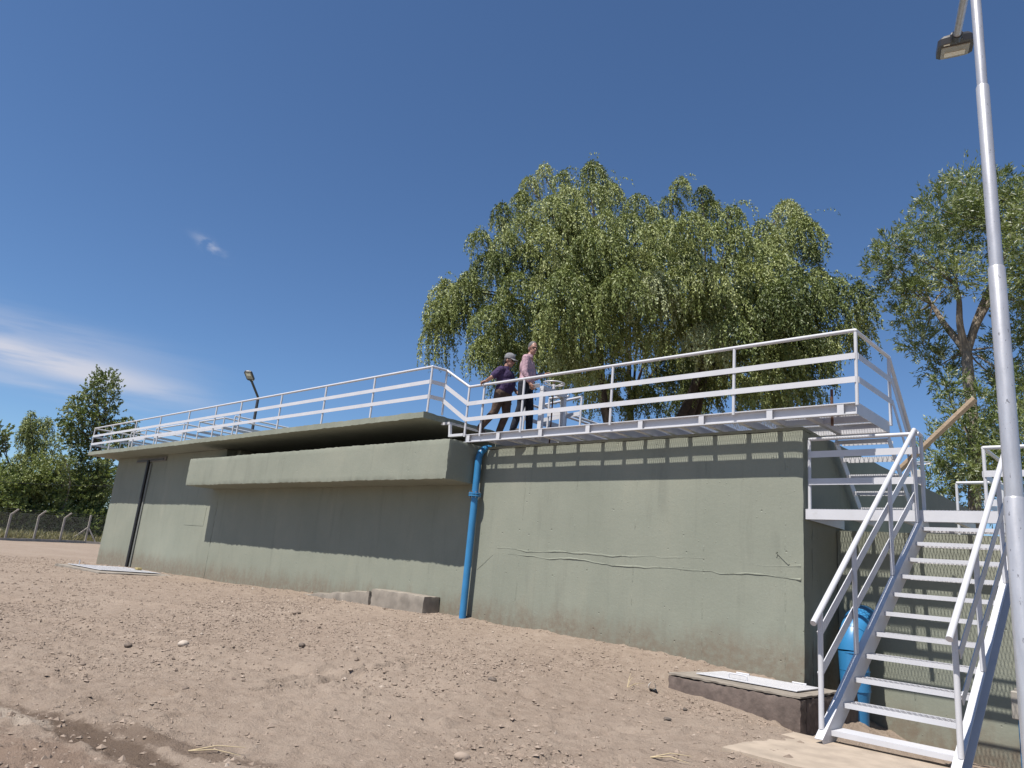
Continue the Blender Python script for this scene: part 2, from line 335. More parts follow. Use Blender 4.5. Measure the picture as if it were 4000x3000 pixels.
def gh(x, y):
    x = np.asarray(x, float); y = np.asarray(y, float)
    xx = np.clip(x, -140, 140); yy = np.clip(y, -140, 140)
    h = base_h(xx, yy)
    dist = np.hypot(x, y); nearw = np.clip((22-dist)/14, 0, 1)
    h = h + 0.03*fbm(x*0.55, y*0.55, 3, 3) * np.clip((80-dist)/50, 0.3, 1)
    cl = fbm(x*4.2, y*4.2, 11, 4, 0.6)
    h = h + (0.010*cl + 0.035*np.clip(cl-0.62, 0, 1) + 0.010*fbm(x*13, y*13, 29, 2) + 0.035*np.clip(fbm(x*8.5, y*8.5, 61, 3)-.45, 0, 1))*(0.25+0.75*nearw)
    # shallow wheel ruts running across the foreground
    for (px, py, ux, uy, L, d) in ((-6.0, 2.30, .985, .17, 2.6, .025), (-7.6, 4.9, .85, .52, 3.0, .03), (-10.2, 4.2, .97, .25, 3.5, .03)):
        u = (x-px)*ux+(y-py)*uy; v = (y-py)*ux-(x-px)*uy + 0.15*vnoise(u*0.8, u*0, 5)
        h = h + d*np.exp(-(u/L)**4)*(-np.exp(-(v/.14)**2)+0.8*np.exp(-((v-.28)/.13)**2))
    return h
def _hit(px, py):
    d = ray(px, py); t_ = 1.0/-d[2]
    for _ in range(30):
        p = EYE+d*t_; t_ = (1.6-float(base_h(np.array([p[0]]), np.array([p[1]]))[0]))/-d[2]
    return EYE+d*t_
GROOVES = [([(94,2600),(230,2606),(360,2622),(560,2612),(796,2615)], .05, .022), ([(1013,2705),(1130,2690),(1290,2655),(1447,2629),(1600,2575)], .05, .030), ([(1100,2668),(1250,2625),(1330,2610),(1500,2618)], .09, .03),
           ([(360,2725),(520,2700),(690,2732)], .04, .018), ([(0,2680),(80,2676)], .05, .02), ([(1130,2778),(1260,2795)], .04, .018), ([(2250,2880),(2420,2850),(2560,2862)], .05, .015), ([(0,2330),(200,2360),(420,2350),(700,2380)], .09, .025)]
GROOVES = [([_hit(*q)[:2] for q in pl_], w_, d_) for pl_, w_, d_ in GROOVES]
_gh0 = gh
def gh(x, y):
    x = np.asarray(x, float); y = np.asarray(y, float); h = _gh0(x, y)
    jx = x+.05*fbm(x*5, y*5, 91, 3); jy = y+.05*fbm(x*5, y*5, 95, 3)
    for pl_, w_, d_ in GROOVES:
        dm = np.full(x.shape, 9.0)
        for a, b in zip(pl_[:-1], pl_[1:]):
            ux, uy = b[0]-a[0], b[1]-a[1]; L2 = ux*ux+uy*uy; t_ = np.clip(((jx-a[0])*ux+(jy-a[1])*uy)/L2, 0, 1)
            dm = np.minimum(dm, np.hypot(jx-a[0]-t_*ux, jy-a[1]-t_*uy))
        h = h - 1.5*d_*np.exp(-(dm/w_)**2) + .8*d_*np.exp(-((dm-2.2*w_)/w_)**2)
    return h
def span(*segs):
    out = []
    for a, b, st in segs:
        n = max(1, int(round((b-a)/st))); out += list(np.linspace(a, b, n, endpoint=False))
    return np.array(out + [segs[-1][1]])
gx = span((-900,-140,95), (-140,-64,6), (-64,-34,.5), (-34,-15,.10), (-15,0.5,.032), (.5,6,.3), (6,60,6), (60,900,105))
gy = span((-900,-60,105), (-60,-6,6), (-6,1,.4), (1,11.3,.032), (11.3,34,.5), (34,140,6), (140,900,95))
GX, GY = np.meshgrid(gx, gy); GZ = gh(GX, GY)
nx, ny = len(gx), len(gy); idx = np.arange(nx*ny).reshape(ny, nx)
Fg = np.stack([idx[:-1,:-1], idx[:-1,1:], idx[1:,1:], idx[1:,:-1]], -1).reshape(-1, 4)
g = np_mesh('ground', np.stack([GX, GY, GZ], -1).reshape(-1, 3), Fg, M_SOIL, smooth=True)
tag(g, kind='structure')
def zg(x, y): return float(gh(np.array([x]), np.array([y]))[0])

# ------------------------------------------------------------------ concrete tank
def rough_box(mb_name, x0, x1, y0, y1, z0, z1, mat, parent, step=0.12, amp=0.006, seed=1):
    """box whose faces are gridded and slightly uneven, with nibbled arrises"""
    def lin(a, b): return np.linspace(a, b, max(2, int(abs(b-a)/step)+1))
    V = []; Fc = []; key = {}
    def vid(p):
        k = tuple(round(q, 4) for q in p)
        if k not in key: key[k] = len(V); V.append(p)
        return key[k]
    X, Y, Z = lin(x0, x1), lin(y0, y1), lin(z0, z1)
    def face(A, B, f, flip):
        for i in range(len(A)-1):
            for j in range(len(B)-1):
                q = [vid(f(A[i],B[j])), vid(f(A[i+1],B[j])), vid(f(A[i+1],B[j+1])), vid(f(A[i],B[j+1]))]
                Fc.append(q[::-1] if flip else q)
    face(X, Z, lambda a, b: (a, y0, b), False); face(X, Z, lambda a, b: (a, y1, b), True)
    face(X, Y, lambda a, b: (a, b, z0), True); face(X, Y, lambda a, b: (a, b, z1), False)
    face(Y, Z, lambda a, b: (x0, a, b), True); face(Y, Z, lambda a, b: (x1, a, b), False)
    V = np.array(V); e = 1e-6
    on = (np.abs(V[:,0]-x0)<e).astype(int)+(np.abs(V[:,0]-x1)<e)+(np.abs(V[:,1]-y0)<e)+(np.abs(V[:,1]-y1)<e)+(np.abs(V[:,2]-z0)<e)+(np.abs(V[:,2]-z1)<e)
    c = np.array([(x0+x1)/2, (y0+y1)/2, (z0+z1)/2])
    nA = fbm(V[:,0]*1.3+V[:,1], V[:,2]*1.3+V[:,1]*.7, seed, 3)
    edge = on >= 2
    jit = RNG.random((len(V), 3))
    D = np.stack([nA, fbm(V[:,0]*1.1+5, V[:,2]*1.1+V[:,1], seed+9, 3), fbm(V[:,0]*.9, V[:,2]+V[:,1]+3, seed+4, 3)], -1)*amp*0.6
    sgn = np.sign(c-V)
    on_face = np.stack([(np.abs(V[:,0]-x0)<e)|(np.abs(V[:,0]-x1)<e), (np.abs(V[:,1]-y0)<e)|(np.abs(V[:,1]-y1)<e), (np.abs(V[:,2]-z0)<e)|(np.abs(V[:,2]-z1)<e)], -1)
    D = D*on_face + edge[:,None]*on_face*sgn*jit*amp*1.6
    return np_mesh(mb_name, V+D, Fc, mat, parent, smooth='angle')
tank = empty('concrete_tank', (-17, 14, 0.5), 'long sage green painted concrete treatment tank with overhanging deck slab and ledge', 'tank')
XL, XR, WY = -30.3, -4.04, 10.0
rough_box('front_wall', -21.4, XR, WY, 10.3, -0.6, 3.86, M_WALL, tank, 0.11, 0.007, 1)
rough_box('front_wall', XL, -21.4-.002, WY, 10.3, -0.6, 4.373, M_WALL, tank, 0.14, 0.006, 2)
rough_box('coping', -11.2, XR, WY+.004, 10.296, 3.86, 3.91, M_WALL, tank, 0.09, 0.004, 3)
rough_box('side_wall', XR-.3, XR-.003, 10.302, 20.0, -0.6, 3.905, M_WALL, tank, 0.16, 0.006, 4)
rough_box('back_wall', XL, XR-.31, 19.7, 20.0, -0.6, 3.9, M_WALL, tank, 0.5, 0.004, 5)
rough_box('end_wall', XL+.002, XL+.3, 10.31, 19.69, -0.6, 4.373, M_WALL, tank, 0.4, 0.004, 6)
rough_box('inner_wall', -21.39, -11.2, 11.15, 11.4, 0.5, 4.373, M_WALL, tank, 0.3, 0.004, 7)
rough_box('inner_wall', -21.39, -21.15, 10.31, 11.14, 0.5, 4.373, M_WALL, tank, 0.3, 0.004, 8)
rough_box('channel_floor', -21.1, -10.6, 10.31, 11.14, 2.6, 2.8, M_WALL, tank, 0.4, 0.004, 8)
rough_box('deck_slab', -30.95, -11.22, 9.07, 15.5, 4.375, 4.512, M_WALL, tank, 0.09, 0.009, 9)
rough_box('ledge_beam', -21.87, -10.43, 9.15, WY-.002, 3.155, 3.935, M_WALL, tank, 0.06, 0.010, 10)
# the repaired cold joint: a proud, ragged band of patching mortar along the right half
def ragged_band(name, x0, x1, zc0, zc1, h, proud, parent, mat, seed, st=0.03):
    xs = np.arange(x0, x1, st); t = (xs-x0)/(x1-x0); zc = zc0+(zc1-zc0)*t+0.035*fbm(xs*.9, xs*0, seed, 4)
    top = zc+h/2+0.012*fbm(xs*4.5, xs*0+3, seed+1, 4); bot = np.minimum(zc-h/2+0.010*fbm(xs*4.2, xs*0+8, seed+2, 4), top-.006)
    pr = proud*(0.75+0.45*fbm(xs*3, xs*0, seed+3, 3)); pr = np.clip(pr*np.clip(fbm(xs*1.3, xs*0+2, seed+8, 3)+.75, 0, 1.1)-.0015, 0.0004, 1)
    n = len(xs); y = 9.998
    rows = [np.stack([xs, np.full(n, y+.01), top+.012], -1), np.stack([xs, y-pr*.5, top], -1), np.stack([xs, y-pr, (top*.35+bot*.65)], -1), np.stack([xs, y-pr*1.25, bot+.012], -1), np.stack([xs, np.full(n, y+.01), bot], -1)]
    V = np.concatenate(rows); i = np.arange(n-1); F_ = np.concatenate([np.stack([i+k*n, i+(k+1)*n, i+1+(k+1)*n, i+1+k*n], -1) for k in range(4)])
    return np_mesh(name, V, F_, mat, parent, smooth=False)
ragged_band('mortar_ridge', -9.75, -4.05, 1.985, 2.01, 0.022, 0.0055, tank, M_WALL, 40)
ragged_band('mortar_ridge', -9.45, -4.05, 1.86, 1.835, 0.018, 0.0062, tank, M_WALL, 47)
ragged_band('mortar_ridge', -10.22, -9.80, 1.55, 1.87, 0.016, 0.006, tank, M_WALL, 44)
scar = MB()
for a, b, w in (((-4.418,10.0,2.18),(-4.24,10.0,2.02),.018), ((-4.40,10.0,2.18),(-4.41,10.0,2.11),.012)):
    scar.bar(a, b, (0,0,1), w, .022)
scar.build('mortar_scar', M_WALL, tank)
M_PATCH = simple('grey_patch', (0.262, 0.264, 0.22), 0.9, 0, 0.15, 5, 0.006, 20)
pb = MB(); pb.box(-23.4, -22.05, 9.9935, 10.02, 2.06, 2.62); pb.build('render_patch', M_WALL, tank, bevel=.003)
# black downpipe with slot gutter under the slab
dp = empty('downpipe', (-27.05, 9.93, 0.5), 'black vertical drainpipe under a slot gutter at the far end of the tank', 'drainpipe')
MB().tube([(-27.13,9.93,0.45),(-27.13,9.93,4.2)], .055, 10).build('pipe', M_BLACK, dp, True)
MB().bar((-26.98,9.975,0.5),(-26.98,9.975,4.1),(1,0,0),.09,.03).build('cover_strip', simple('dull_strip', (0.16,0.165,0.15), .6), dp)
t = MB(); t.box(-28.35,-25.75,9.955,9.99,4.15,4.30); t.build('gutter', simple('gutter_grey', (0.13,0.125,0.115), .7), dp, bevel=.01)
t = MB(); t.box(-28.25,-27.2,9.94,9.957,4.18,4.23); t.box(-27.05,-25.9,9.94,9.957,4.19,4.24); t.build('slot', M_BLACK, dp)

# ------------------------------------------------------------------ expanded metal, railings
def grating(name, parent, x0, x1, y0, y1, z, px=0.036, py=0.085, w=0.0062, h=0.006, dx=(1,0,0), dy=(0,1,0), mat=None, org=None):
    nxn = int((x1-x0)/px); nr = int((y1-y0)/(py/2)); V = []; Fc = []
    xs = np.linspace(x0, x1, 2*nxn+1)
    base = 0; out = []
    for r in range(nr+0):
        ya = y0+(y1-y0)*(r+.5)/nr; s = 1 if r % 2 == 0 else -1
        yy = ya + s*np.where(np.arange(len(xs)) % 2 == 0, -1, 1)*(py/4)
        ring = []
        for (o1, o2) in ((-w/2, 0), (w/2, 0), (w/2, -h), (-w/2, -h)):
            ring.append(np.stack([xs, yy+o1*1.6, np.full(len(xs), z+o2)], -1))
        n = len(xs); V.append(np.concatenate(ring)); i = np.arange(n-1)
        Fr = np.concatenate([np.stack([base+k*n+i, base+k*n+i+1, base+((k+1)%4)*n+i+1, base+((k+1)%4)*n+i], -1) for k in range(4)])
        out.append(Fr); base += 4*n
    o = np_mesh(name, np.concatenate(V), np.concatenate(out), mat or M_GRATE, parent)
    o['kind'] = 'stuff'; return o
def railing(parent, a, b, zrail, zdeck, posts, bars=(0.66, 0.33), out=(0,-1,0), r=0.0265, rp=0.0225, bh=0.08, ends=(True, True), barext=0.0):
    """straight run from a to b (x,y); zrail/zdeck either a number or a pair for a sloping run"""
    za = zrail if np.isscalar(zrail) else None
    zr = (zrail, zrail) if np.isscalar(zrail) else zrail; zd = (zdeck, zdeck) if np.isscalar(zdeck) else zdeck
    A = np.array([a[0], a[1], 0.]); B = np.array([b[0], b[1], 0.]); D = (B-A)/np.linalg.norm(B-A)
    MB().tube([(a[0],a[1],zr[0]), (b[0],b[1],zr[1])], r, 12).build('top_rail', M_WHITE, parent, True)
    o = np.array(out, float)
    for f_ in bars:
        za_, zb_ = zd[0]+(zr[0]-zd[0])*f_, zd[1]+(zr[1]-zd[1])*f_
        p = A+o*(rp+.005)-D*barext+np.array((0,0,za_)); q = B+o*(rp+.005)+D*barext+np.array((0,0,zb_))
        MB().bar(p, q, (0,0,1), bh, .008).build('rail_bar', M_WHITE, parent)
    for t_ in posts:
        P = A+(B-A)*t_; z0 = zd[0]+(zd[1]-zd[0])*t_; z1 = zr[0]+(zr[1]-zr[0])*t_
        MB().tube([(P[0],P[1],z0), (P[0],P[1],z1-.01)], rp, 10).build('post', M_WHITE, parent, True)
def elbow(parent, p, r=0.0285):
    m = MB(); n = 8
    for i in range(n):
        pass
    me = MB(); pts = []
    for la in np.linspace(-math.pi/2, math.pi/2, 7):
        for lo in np.linspace(0, 2*math.pi, 12, endpoint=False):
            pts.append((p[0]+r*math.cos(la)*math.cos(lo), p[1]+r*math.cos(la)*math.sin(lo), p[2]+r*math.sin(la)))
    fs = [(i*12+j, i*12+(j+1)%12, (i+1)*12+(j+1)%12, (i+1)*12+j) for i in range(6) for j in range(12)]
    me.add(pts, fs).build('corner_joint', M_WHITE, parent, True)

# railing along the deck slab
ra = empty('guard_railing', (-20, 8.93, 4.445), 'long white pipe railing along the front edge of the tank deck slab', 'railing')
px_ = [-30.90,-28.95,-26.72,-24.64,-22.48,-20.67,-19.16,-17.02,-14.99,-13.08,-11.17]
L_ = px_[-1]-px_[0]
railing(ra, (px_[0],9.12), (px_[-1],9.12), 5.433, 4.50, [(q-px_[0])/L_ for q in px_])
railing(ra, (-30.9,9.12), (-30.9,12.7), 5.42, 4.50, [.28,.62,1], out=(-1,0,0))
railing(ra, (-11.17,9.12), (-11.11,9.462), 5.433, 4.50, [1], out=(1,0,0))
for p in ((-30.9,9.12,5.433),(-11.17,9.12,5.433),(-11.11,9.462,5.433)): elbow(ra, p)
lab = ['low white railing around the basin opening nearest the deck end', 'low white railing around the second basin opening on the deck', 'low white railing around the third basin opening on the deck', 'low white railing at the basin opening nearest the far lamp']
for k, (xa, xb) in enumerate(((-30.1,-28.63),(-27.7,-25.32),(-24.13,-22.37),(-21.66,-17.6))):
    rb = empty('basin_railing', ((xa+xb)/2, 10.17, 4.50), lab[k], 'railing', 'railings around the basin openings')
    if k < 3: railing(rb, (xa,10.17), (xb,10.17), 5.433, 4.50, [0,1])
    railing(rb, (xa,10.17), (xa,13.8), 5.433, 4.50, [0,.5,1] if k == 3 else [.5,1], out=(-1,0,0))
    if k < 3: railing(rb, (xb,10.17), (xb,13.8), 5.433, 4.50, [.5,1], out=(1,0,0))

# ------------------------------------------------------------------ upper walkway platform
PX0, PX1, PY0, PY1, PZ = -10.55, -3.19, 9.60, 10.90, 4.093
pl = empty('walkway_platform', (-6.8, 10.1, PZ-.15), 'white steel grating walkway cantilevered along the top of the green wall', 'walkway')
def ibeam(name, p, q, parent, h=.155, fw=.08, tf=.012, tw=.008, side=(0,1,0)):
    p = np.array(p, float); q = np.array(q, float); m = MB()
    up = np.array((0,0,1.))
    m.bar(p-up*tf/2, q-up*tf/2, side, fw, tf); m.bar(p-up*(h-tf/2), q-up*(h-tf/2), side, fw, tf)
    m.bar(p-up*(tf+.0005), q-up*(tf+.0005), side, tw, .001)
    m.bar(p-up*h/2, q-up*h/2, up, h-2*tf-.001, tw); return m.build(name, M_WHITE, parent)
gm = MB(); zc_ = PZ-.0775
gm.bar((PX0,PY0+.031,PZ-.006),(PX1-.008,PY0+.031,PZ-.006),(0,1,0),.062,.012); gm.bar((PX0,PY0+.031,PZ-.149),(PX1-.008,PY0+.031,PZ-.149),(0,1,0),.062,.012)
gm.bar((PX0,PY0+.058,zc_),(PX1-.008,PY0+.058,zc_),(0,0,1),.130,.008); gm.build('girder', M_WHITE, pl)
ibeam('girder', (PX0,PY1-.04,PZ), (PX1-.01,PY1-.04,PZ), pl)
for sx in (-10.43,-9.616,-8.566,-7.51,-6.464,-5.396,-4.346,-3.39):
    MB().box(sx-.042,sx+.042,PY0+.004,PY0+.012,PZ-.143,PZ-.0125).build('stiffener', M_WHITE, pl)
for jx in (-9.99,-9.48,-8.99,-8.54,-8.0,-7.47,-7.03,-6.62,-6.21,-5.80,-5.38,-4.84,-4.37):
    m = MB(); m.bar((jx,PY0+.085,PZ-.135),(jx,PY1-.085,PZ-.135),(1,0,0),.075,.010); m.bar((jx,PY0+.085,PZ-.07),(jx,PY1-.085,PZ-.07),(0,0,1),.118,.008); m.build('joist', M_WHITE, pl)
MB().bar((PX0,9.772,PZ-.004),(PX1-.01,9.772,PZ-.004),(0,1,0),.036,.006).build('bearer', M_WHITE, pl)
MB().bar((-4.5,10.2,PZ-.07),(PX1-.01,10.2,PZ-.07),(0,0,1),.12,.05).build('bearer', M_WHITE, pl)
MB().bar((-3.85,PY0+.085,PZ-.11),(-3.85,PY1-.085,PZ-.11),(1,0,0),.07,.07).build('joist', M_WHITE, pl)
MB().bar((PX1,PY0-.003,PZ-.075),(PX1,PY1+.003,PZ-.075),(0,0,1),.162,.012).build('end_plate', M_WHITE, pl)
grating('deck_grating', pl, PX0+.02, PX1-.01, PY0+.03, PY1-.02, PZ+.008)
MB().tube([(-3.64,10.0,PZ-.2),(-3.64,10.0,4.40)], .02, 8).build('anchor_bolt', M_RUST, pl, True)
pp = [-10.53,-9.05,-7.05,-4.88,-3.178]
railing(pl, (-10.53,9.60), (-3.178,9.60), 5.06, 4.05, [(q+10.53)/7.352 for q in pp], bars=(.65,.335))
railing(pl, (-10.12,9.62), (-10.121,9.63), 5.04, 4.05, [0], bars=())
railing(pl, (-3.178,9.60), (-3.17,10.92), 5.055, 4.05, [1], bars=(.65,.335), out=(1,0,0))
railing(pl, (-11.11,9.462), (-10.53,9.60), (5.433,5.06), (4.47,4.05), [], bars=(.66,.335), out=(.3,-.95,0))
for p in ((-10.53,9.60,5.06),(-3.178,9.60,5.055)): elbow(pl, p)
st = empty('deck_step', (-10.75, 9.8, 4.07), 'small white step frame between the slab and the walkway', 'step')
MB().bar((-11.27,9.63,4.36),(-11.01,9.63,4.36),(0,0,1),.05,.06).build('tread_edge', M_WHITE, st)
MB().bar((-11.02,9.63,4.335),(-10.99,9.63,4.115),(1,0,0),.05,.05).build('leg', M_WHITE, st)
MB().bar((-11.01,9.63,4.10),(-10.58,9.63,4.10),(0,0,1),.05,.06).build('foot_rail', M_WHITE, st)
grating('step_grating', st, -11.2, -11.01, 9.66, 10.6, 4.385)
# penstock with handwheel, and the railings behind the walkway
pe = empty('penstock_frame', (-8.93, 10.3, PZ), 'white penstock frame with horizontal handwheel behind the walkway', 'valve')
for y in (10.0, 10.62): MB().bar((-8.93,y,PZ-.1),(-8.93,y,4.93),(1,0,0),.09,.07).build('upright', M_WHITE, pe)
MB().bar((-8.93,9.96,4.96),(-8.93,10.66,4.96),(0,0,1),.085,.09).build('crosshead', M_WHITE, pe)
MB().tube([(-8.93,10.3,PZ-.2),(-8.93,10.3,5.2)], .014, 8).build('spindle', M_RUST, pe, True)
hw = MB(); ths = np.linspace(0, 2*math.pi, 25)
hw.tube([(-8.93+.2*math.cos(a), 10.3+.2*math.sin(a), 5.13) for a in ths], .014, 8, cap=False)
for a in (0.3, 0.3+2.094, 0.3+4.189): hw.tube([(-8.93,10.3,5.06),(-8.93+.2*math.cos(a),10.3+.2*math.sin(a),5.13)], .012, 6)
hw.tube([(-8.93,10.3,5.02),(-8.93,10.3,5.11)], .035, 10); hw.build('handwheel', M_WHITE, pe, True)
def plain_frame(name, label, loc, runs):
    e_ = empty(name, loc, label, 'railing', 'railings behind the walkway')
    for a, b, ps, o_ in runs: railing(e_, a, b, 5.0, 4.02, ps, out=o_)
plain_frame('back_railing', 'white railing running back behind the purple shirted man', (-10.2,12,4.0), [((-10.2,10.9),(-10.2,15.0),[0,.33,.66,1],(1,0,0))])
plain_frame('back_railing', 'white railing running back beside the handwheel', (-9.98,12,4.0), [((-8.75,10.95),(-9.99,11.2),[0,1],(0,-1,0)), ((-9.99,11.2),(-9.99,14.6),[.5,1],(1,0,0))])
plain_frame('back_railing', 'short white railing return between the handwheel and the pink shirted man', (-9.2,10.8,4.0), [((-9.45,10.80),(-8.95,10.80),[0,.8],(0,-1,0))])

# ------------------------------------------------------------------ valve chamber below the landing
vc = empty('valve_chamber', (-1.5, 12.5, -.1), 'low green concrete chamber wall behind the white staircase', 'concrete chamber')
rough_box('chamber_wall', XR-.0, 6.0, 11.19, 11.45, -0.6, 2.60, M_WALL2, vc, 0.11, 0.007, 14)
rough_box('chamber_roof', XR, 6.0, 11.455, 15.0, 2.45, 2.60, M_WALL, vc, 0.4, 0.004, 15)
# landing
LZ, LY0, LY1 = 2.77, 10.05, 11.45
ld = empty('stair_landing', (-2.2, 10.7, 2.6), 'white steel grating landing at the head of the lower staircase', 'landing')
MB().bar((XR+.01,LY0,LZ-.068),(1.8,LY0,LZ-.068),(0,0,1),.135,.010).build('fascia', M_WHITE, ld)
MB().bar((XR+.01,LY0+.035,LZ-.13),(1.8,LY0+.035,LZ-.13),(0,1,0),.06,.010).build('fascia_flange', M_WHITE, ld)
MB().bar((XR+.02,LY0+.012,LZ-.068),(XR+.02,LY1,LZ-.068),(0,0,1),.135,.010).build('side_plate', M_WHITE, ld)
for jx in (-3.55,-2.95,-2.35,-1.75,-1.15,-.55): MB().bar((jx,LY0+.07,LZ-.05),(jx,LY1,LZ-.05),(1,0,0),.05,.08).build('joist', M_WHITE, ld)
MB().bar((XR+.03,10.75,LZ-.045),(1.8,10.75,LZ-.045),(0,1,0),.06,.02).build('bearer', M_WHITE, ld)
grating('deck_grating', ld, XR+.02, 1.8, LY0+.01, LY1, LZ+.008, px=.040, py=.095)
railing(ld, (-3.985,LY0+.03), (-2.60,LY0+.03), 3.735, LZ, [0], bars=(.775,.385), bh=.088)
railing(ld, (-2.14,11.25), (-.4,11.25), 3.745, LZ, [0,1], bars=(.64,.25), bh=.085)
railing(ld, (-2.14,11.25), (-2.14,13.4), 3.745, LZ, [1], bars=(.64,.25), out=(-1,0,0))
rB = empty('far_railing', (-2.9, 14.35, 2.6), 'white railing at the far end of the chamber roof', 'railing')
railing(rB, (-3.16,14.35), (-2.5,14.35), 3.745, 2.6, [0,1], bars=(.52,.12))

# lower staircase
sc = empty('metal_staircase', (-2.1, 8.3, .4), 'white open steel staircase climbing from the concrete pad', 'staircase')
SXL, SXR, RISE, GO = -2.60, -1.64, .2046, .3035
def nose(i): return 10.02-(i-1)*GO, LZ-RISE*i     # i = 1 (top) .. 11
for i in range(1, 12):
    y, z = nose(i); m = MB()
    m.bar((SXL+.006,y,z-.020),(SXR-.006,y,z-.020),(0,0,1),.042,.006); m.bar((SXL+.006,y+.248,z-.020),(SXR-.006,y+.248,z-.020),(0,0,1),.042,.006)
    m.bar((SXL+.006,y+.022,z-.004),(SXR-.006,y+.022,z-.004),(0,1,0),.038,.005)
    for xx in (SXL+.012, SXR-.012): m.bar((xx,y+.006,z-.020),(xx,y+.245,z-.020),(0,0,1),.040,.006)
    if i == 11: m.box(SXL+.02,SXR-.02,y+.01,y+.24,z-.003,z+.003)
    tr = m.build('tread', M_WHITE, sc)
    if i < 11: grating('tread_grating', tr, SXL+.02, SXR-.02, y+.04, y+.245, z-.002, px=.045, py=.10)
sl_ = np.array([0, GO, RISE]); sl_ = sl_/np.linalg.norm(sl_); nrm = np.array([0, -sl_[2], sl_[1]])
for X, s in ((SXL, -1), (SXR, 1)):
    y11, z11 = nose(11); y1, z1 = nose(1)
    a = np.array([X, y11+.03, z11-.03]) - sl_*.20; b = np.array([X, y1+.03, z1-.03]) + sl_*.26
    m = MB(); m.bar(a, b, nrm, .20, .008)
    for k in (-1, 1): m.bar(a+nrm*k*.097+np.array((s*.034,0,0)), b+nrm*k*.097+np.array((s*.034,0,0)), (1,0,0), .062, .008)
    m.build('stringer', M_WHITE, sc)
    hx = X + s*.045
    def hz(y): return 1.403+(y-6.752)*(3.77-1.403)/(10.018-6.752)
    MB().tube([(hx,6.74,hz(6.74)),(hx,10.03,hz(10.03))], .027, 14).build('handrail', M_WHITE, sc, True)
    for py_ in (6.9, 7.79, 8.98, 10.0):
        zb = LZ-RISE+(py_-10.02)*RISE/GO + .065
        MB().tube([(hx,py_,zb),(hx,py_,hz(py_)-.01)], .0235, 12).build('post', M_WHITE, sc, True)
    for d0, d1 in ((.24,.40), (.58,.83)):
        MB().bar((hx+s*.027,6.92,hz(6.92)-d0),(hx+s*.027,10.04,hz(10.04)-d1),(0,0,1),.088,.008).build('rail_bar', M_WHITE, sc)
railing(sc, (SXL-.045,10.03), (SXL-.03,10.26), (3.778,3.745), LZ, [1], bars=(), out=(1,0,0))

# upper staircase (landing -> walkway)
su = empty('metal_staircase', (-3.6, 11.6, 2.77), 'short white steel stair with mesh treads rising under the walkway end', 'staircase')
G2, R2, UX0, UX1 = .235, .215, -3.92, -3.22
for i in range(1, 6):
    y, z = PY1+.04+(i-1)*G2, PZ-R2*i; m = MB()
    m.bar((UX0,y,z-.03),(UX1,y,z-.03),(0,0,1),.06,.006); m.bar((UX0,y+.22,z-.02),(UX1,y+.22,z-.02),(0,0,1),.04,.006)
    tr = m.build('tread', M_WHITE, su); grating('tread_grating', tr, UX0, UX1, y+.01, y+.215, z, px=.06, py=.11)
d2 = np.array([0, G2, -R2]); d2 = d2/np.linalg.norm(d2); n2_ = np.array([0, -d2[2], d2[1]])
for X in (UX0-.01, UX1+.01):
    a = np.array([X, PY1+.02, PZ-R2+.0]); b = a + d2*1.62; MB().bar(a, b, n2_, .13, .012).build('stringer', M_WHITE, su)
hx = -3.17
MB().tube([(hx,10.93,5.055),(hx,11.86,4.09)], .0265, 12).build('handrail', M_WHITE, su, True)
for dz in (.34,.66): MB().bar((hx+.03,10.92,5.06-dz),(hx+.03,11.86,4.09-dz),(0,0,1),.08,.008).build('rail_bar', M_WHITE, su)
MB().tube([(hx,11.84,2.6),(hx,11.84,4.10)], .0225, 10).build('post', M_WHITE, su, True)
pk = MB(); a = np.array((-3.30,11.62,3.52)); b = np.array((-2.262,11.58,4.51)); pk.bar(a, b, (.7,0,-.7) if False else (-.69,0,.72), .05, .15)
pko = pk.build('timber_plank', M_WOOD, None, bevel=.006); tag(pko, 'weathered brown timber plank leaning up out of the stair head', 'plank')
wh = empty('valve_handwheel', (-4.19, 16, 3.9), 'white handwheel on a post far back on the tank side wall', 'valve')
hw = MB(); hw.tube([(-4.09+.15*math.cos(a), 16+.15*math.sin(a), 4.39) for a in ths], .012, 8, cap=False)
for a_ in (0.3, 2.4, 4.5): hw.tube([(-4.09,16,4.36),(-4.09+.15*math.cos(a_),16+.15*math.sin(a_),4.39)], .01, 6)
hw.build('handwheel', M_WHITE, wh, True)
MB().box(-4.27,-4.07,15.9,16.1,3.87,4.25).build('pedestal', simple('pale_pedestal', (.45,.43,.40), .8), wh, bevel=.01)
MB().tube([(-4.09,16,4.2),(-4.09,16,4.42)], .018, 8).build('spindle', M_RUST, wh, True)

# ------------------------------------------------------------------ pipes
bp = empty('blue_pipe', (-10.32, 9.84, .68), 'slim bright blue downpipe with bolted flange fixed to the green wall', 'pipe')
XP = -10.315; RP = .066
arc = [(XP, 9.84+.28*(1-math.cos(a)), 3.62+.28*math.sin(a)) for a in np.linspace(0, math.pi/2, 9)]
MB().tube([(XP,9.84,.3),(XP,9.84,2.92)], RP, 20).build('lower_length', M_BLUE, bp, True)
MB().tube([(XP,9.84,2.98)]+arc, RP, 20).build('upper_bend', M_BLUE, bp, True)
fl = MB()
for z0 in (2.915, 2.955): fl.tube([(XP,9.84,z0),(XP,9.84,z0+.026)], .122, 24)
flo = fl.build('flange', M_BLUE, bp, True)
for k in range(8):
    a = k*math.pi/4+.2; MB().tube([(XP+.100*math.cos(a),9.84+.100*math.sin(a),2.885),(XP+.100*math.cos(a),9.84+.100*math.sin(a),3.01)], .012, 6).build('bolt', M_STEELDARK, flo)
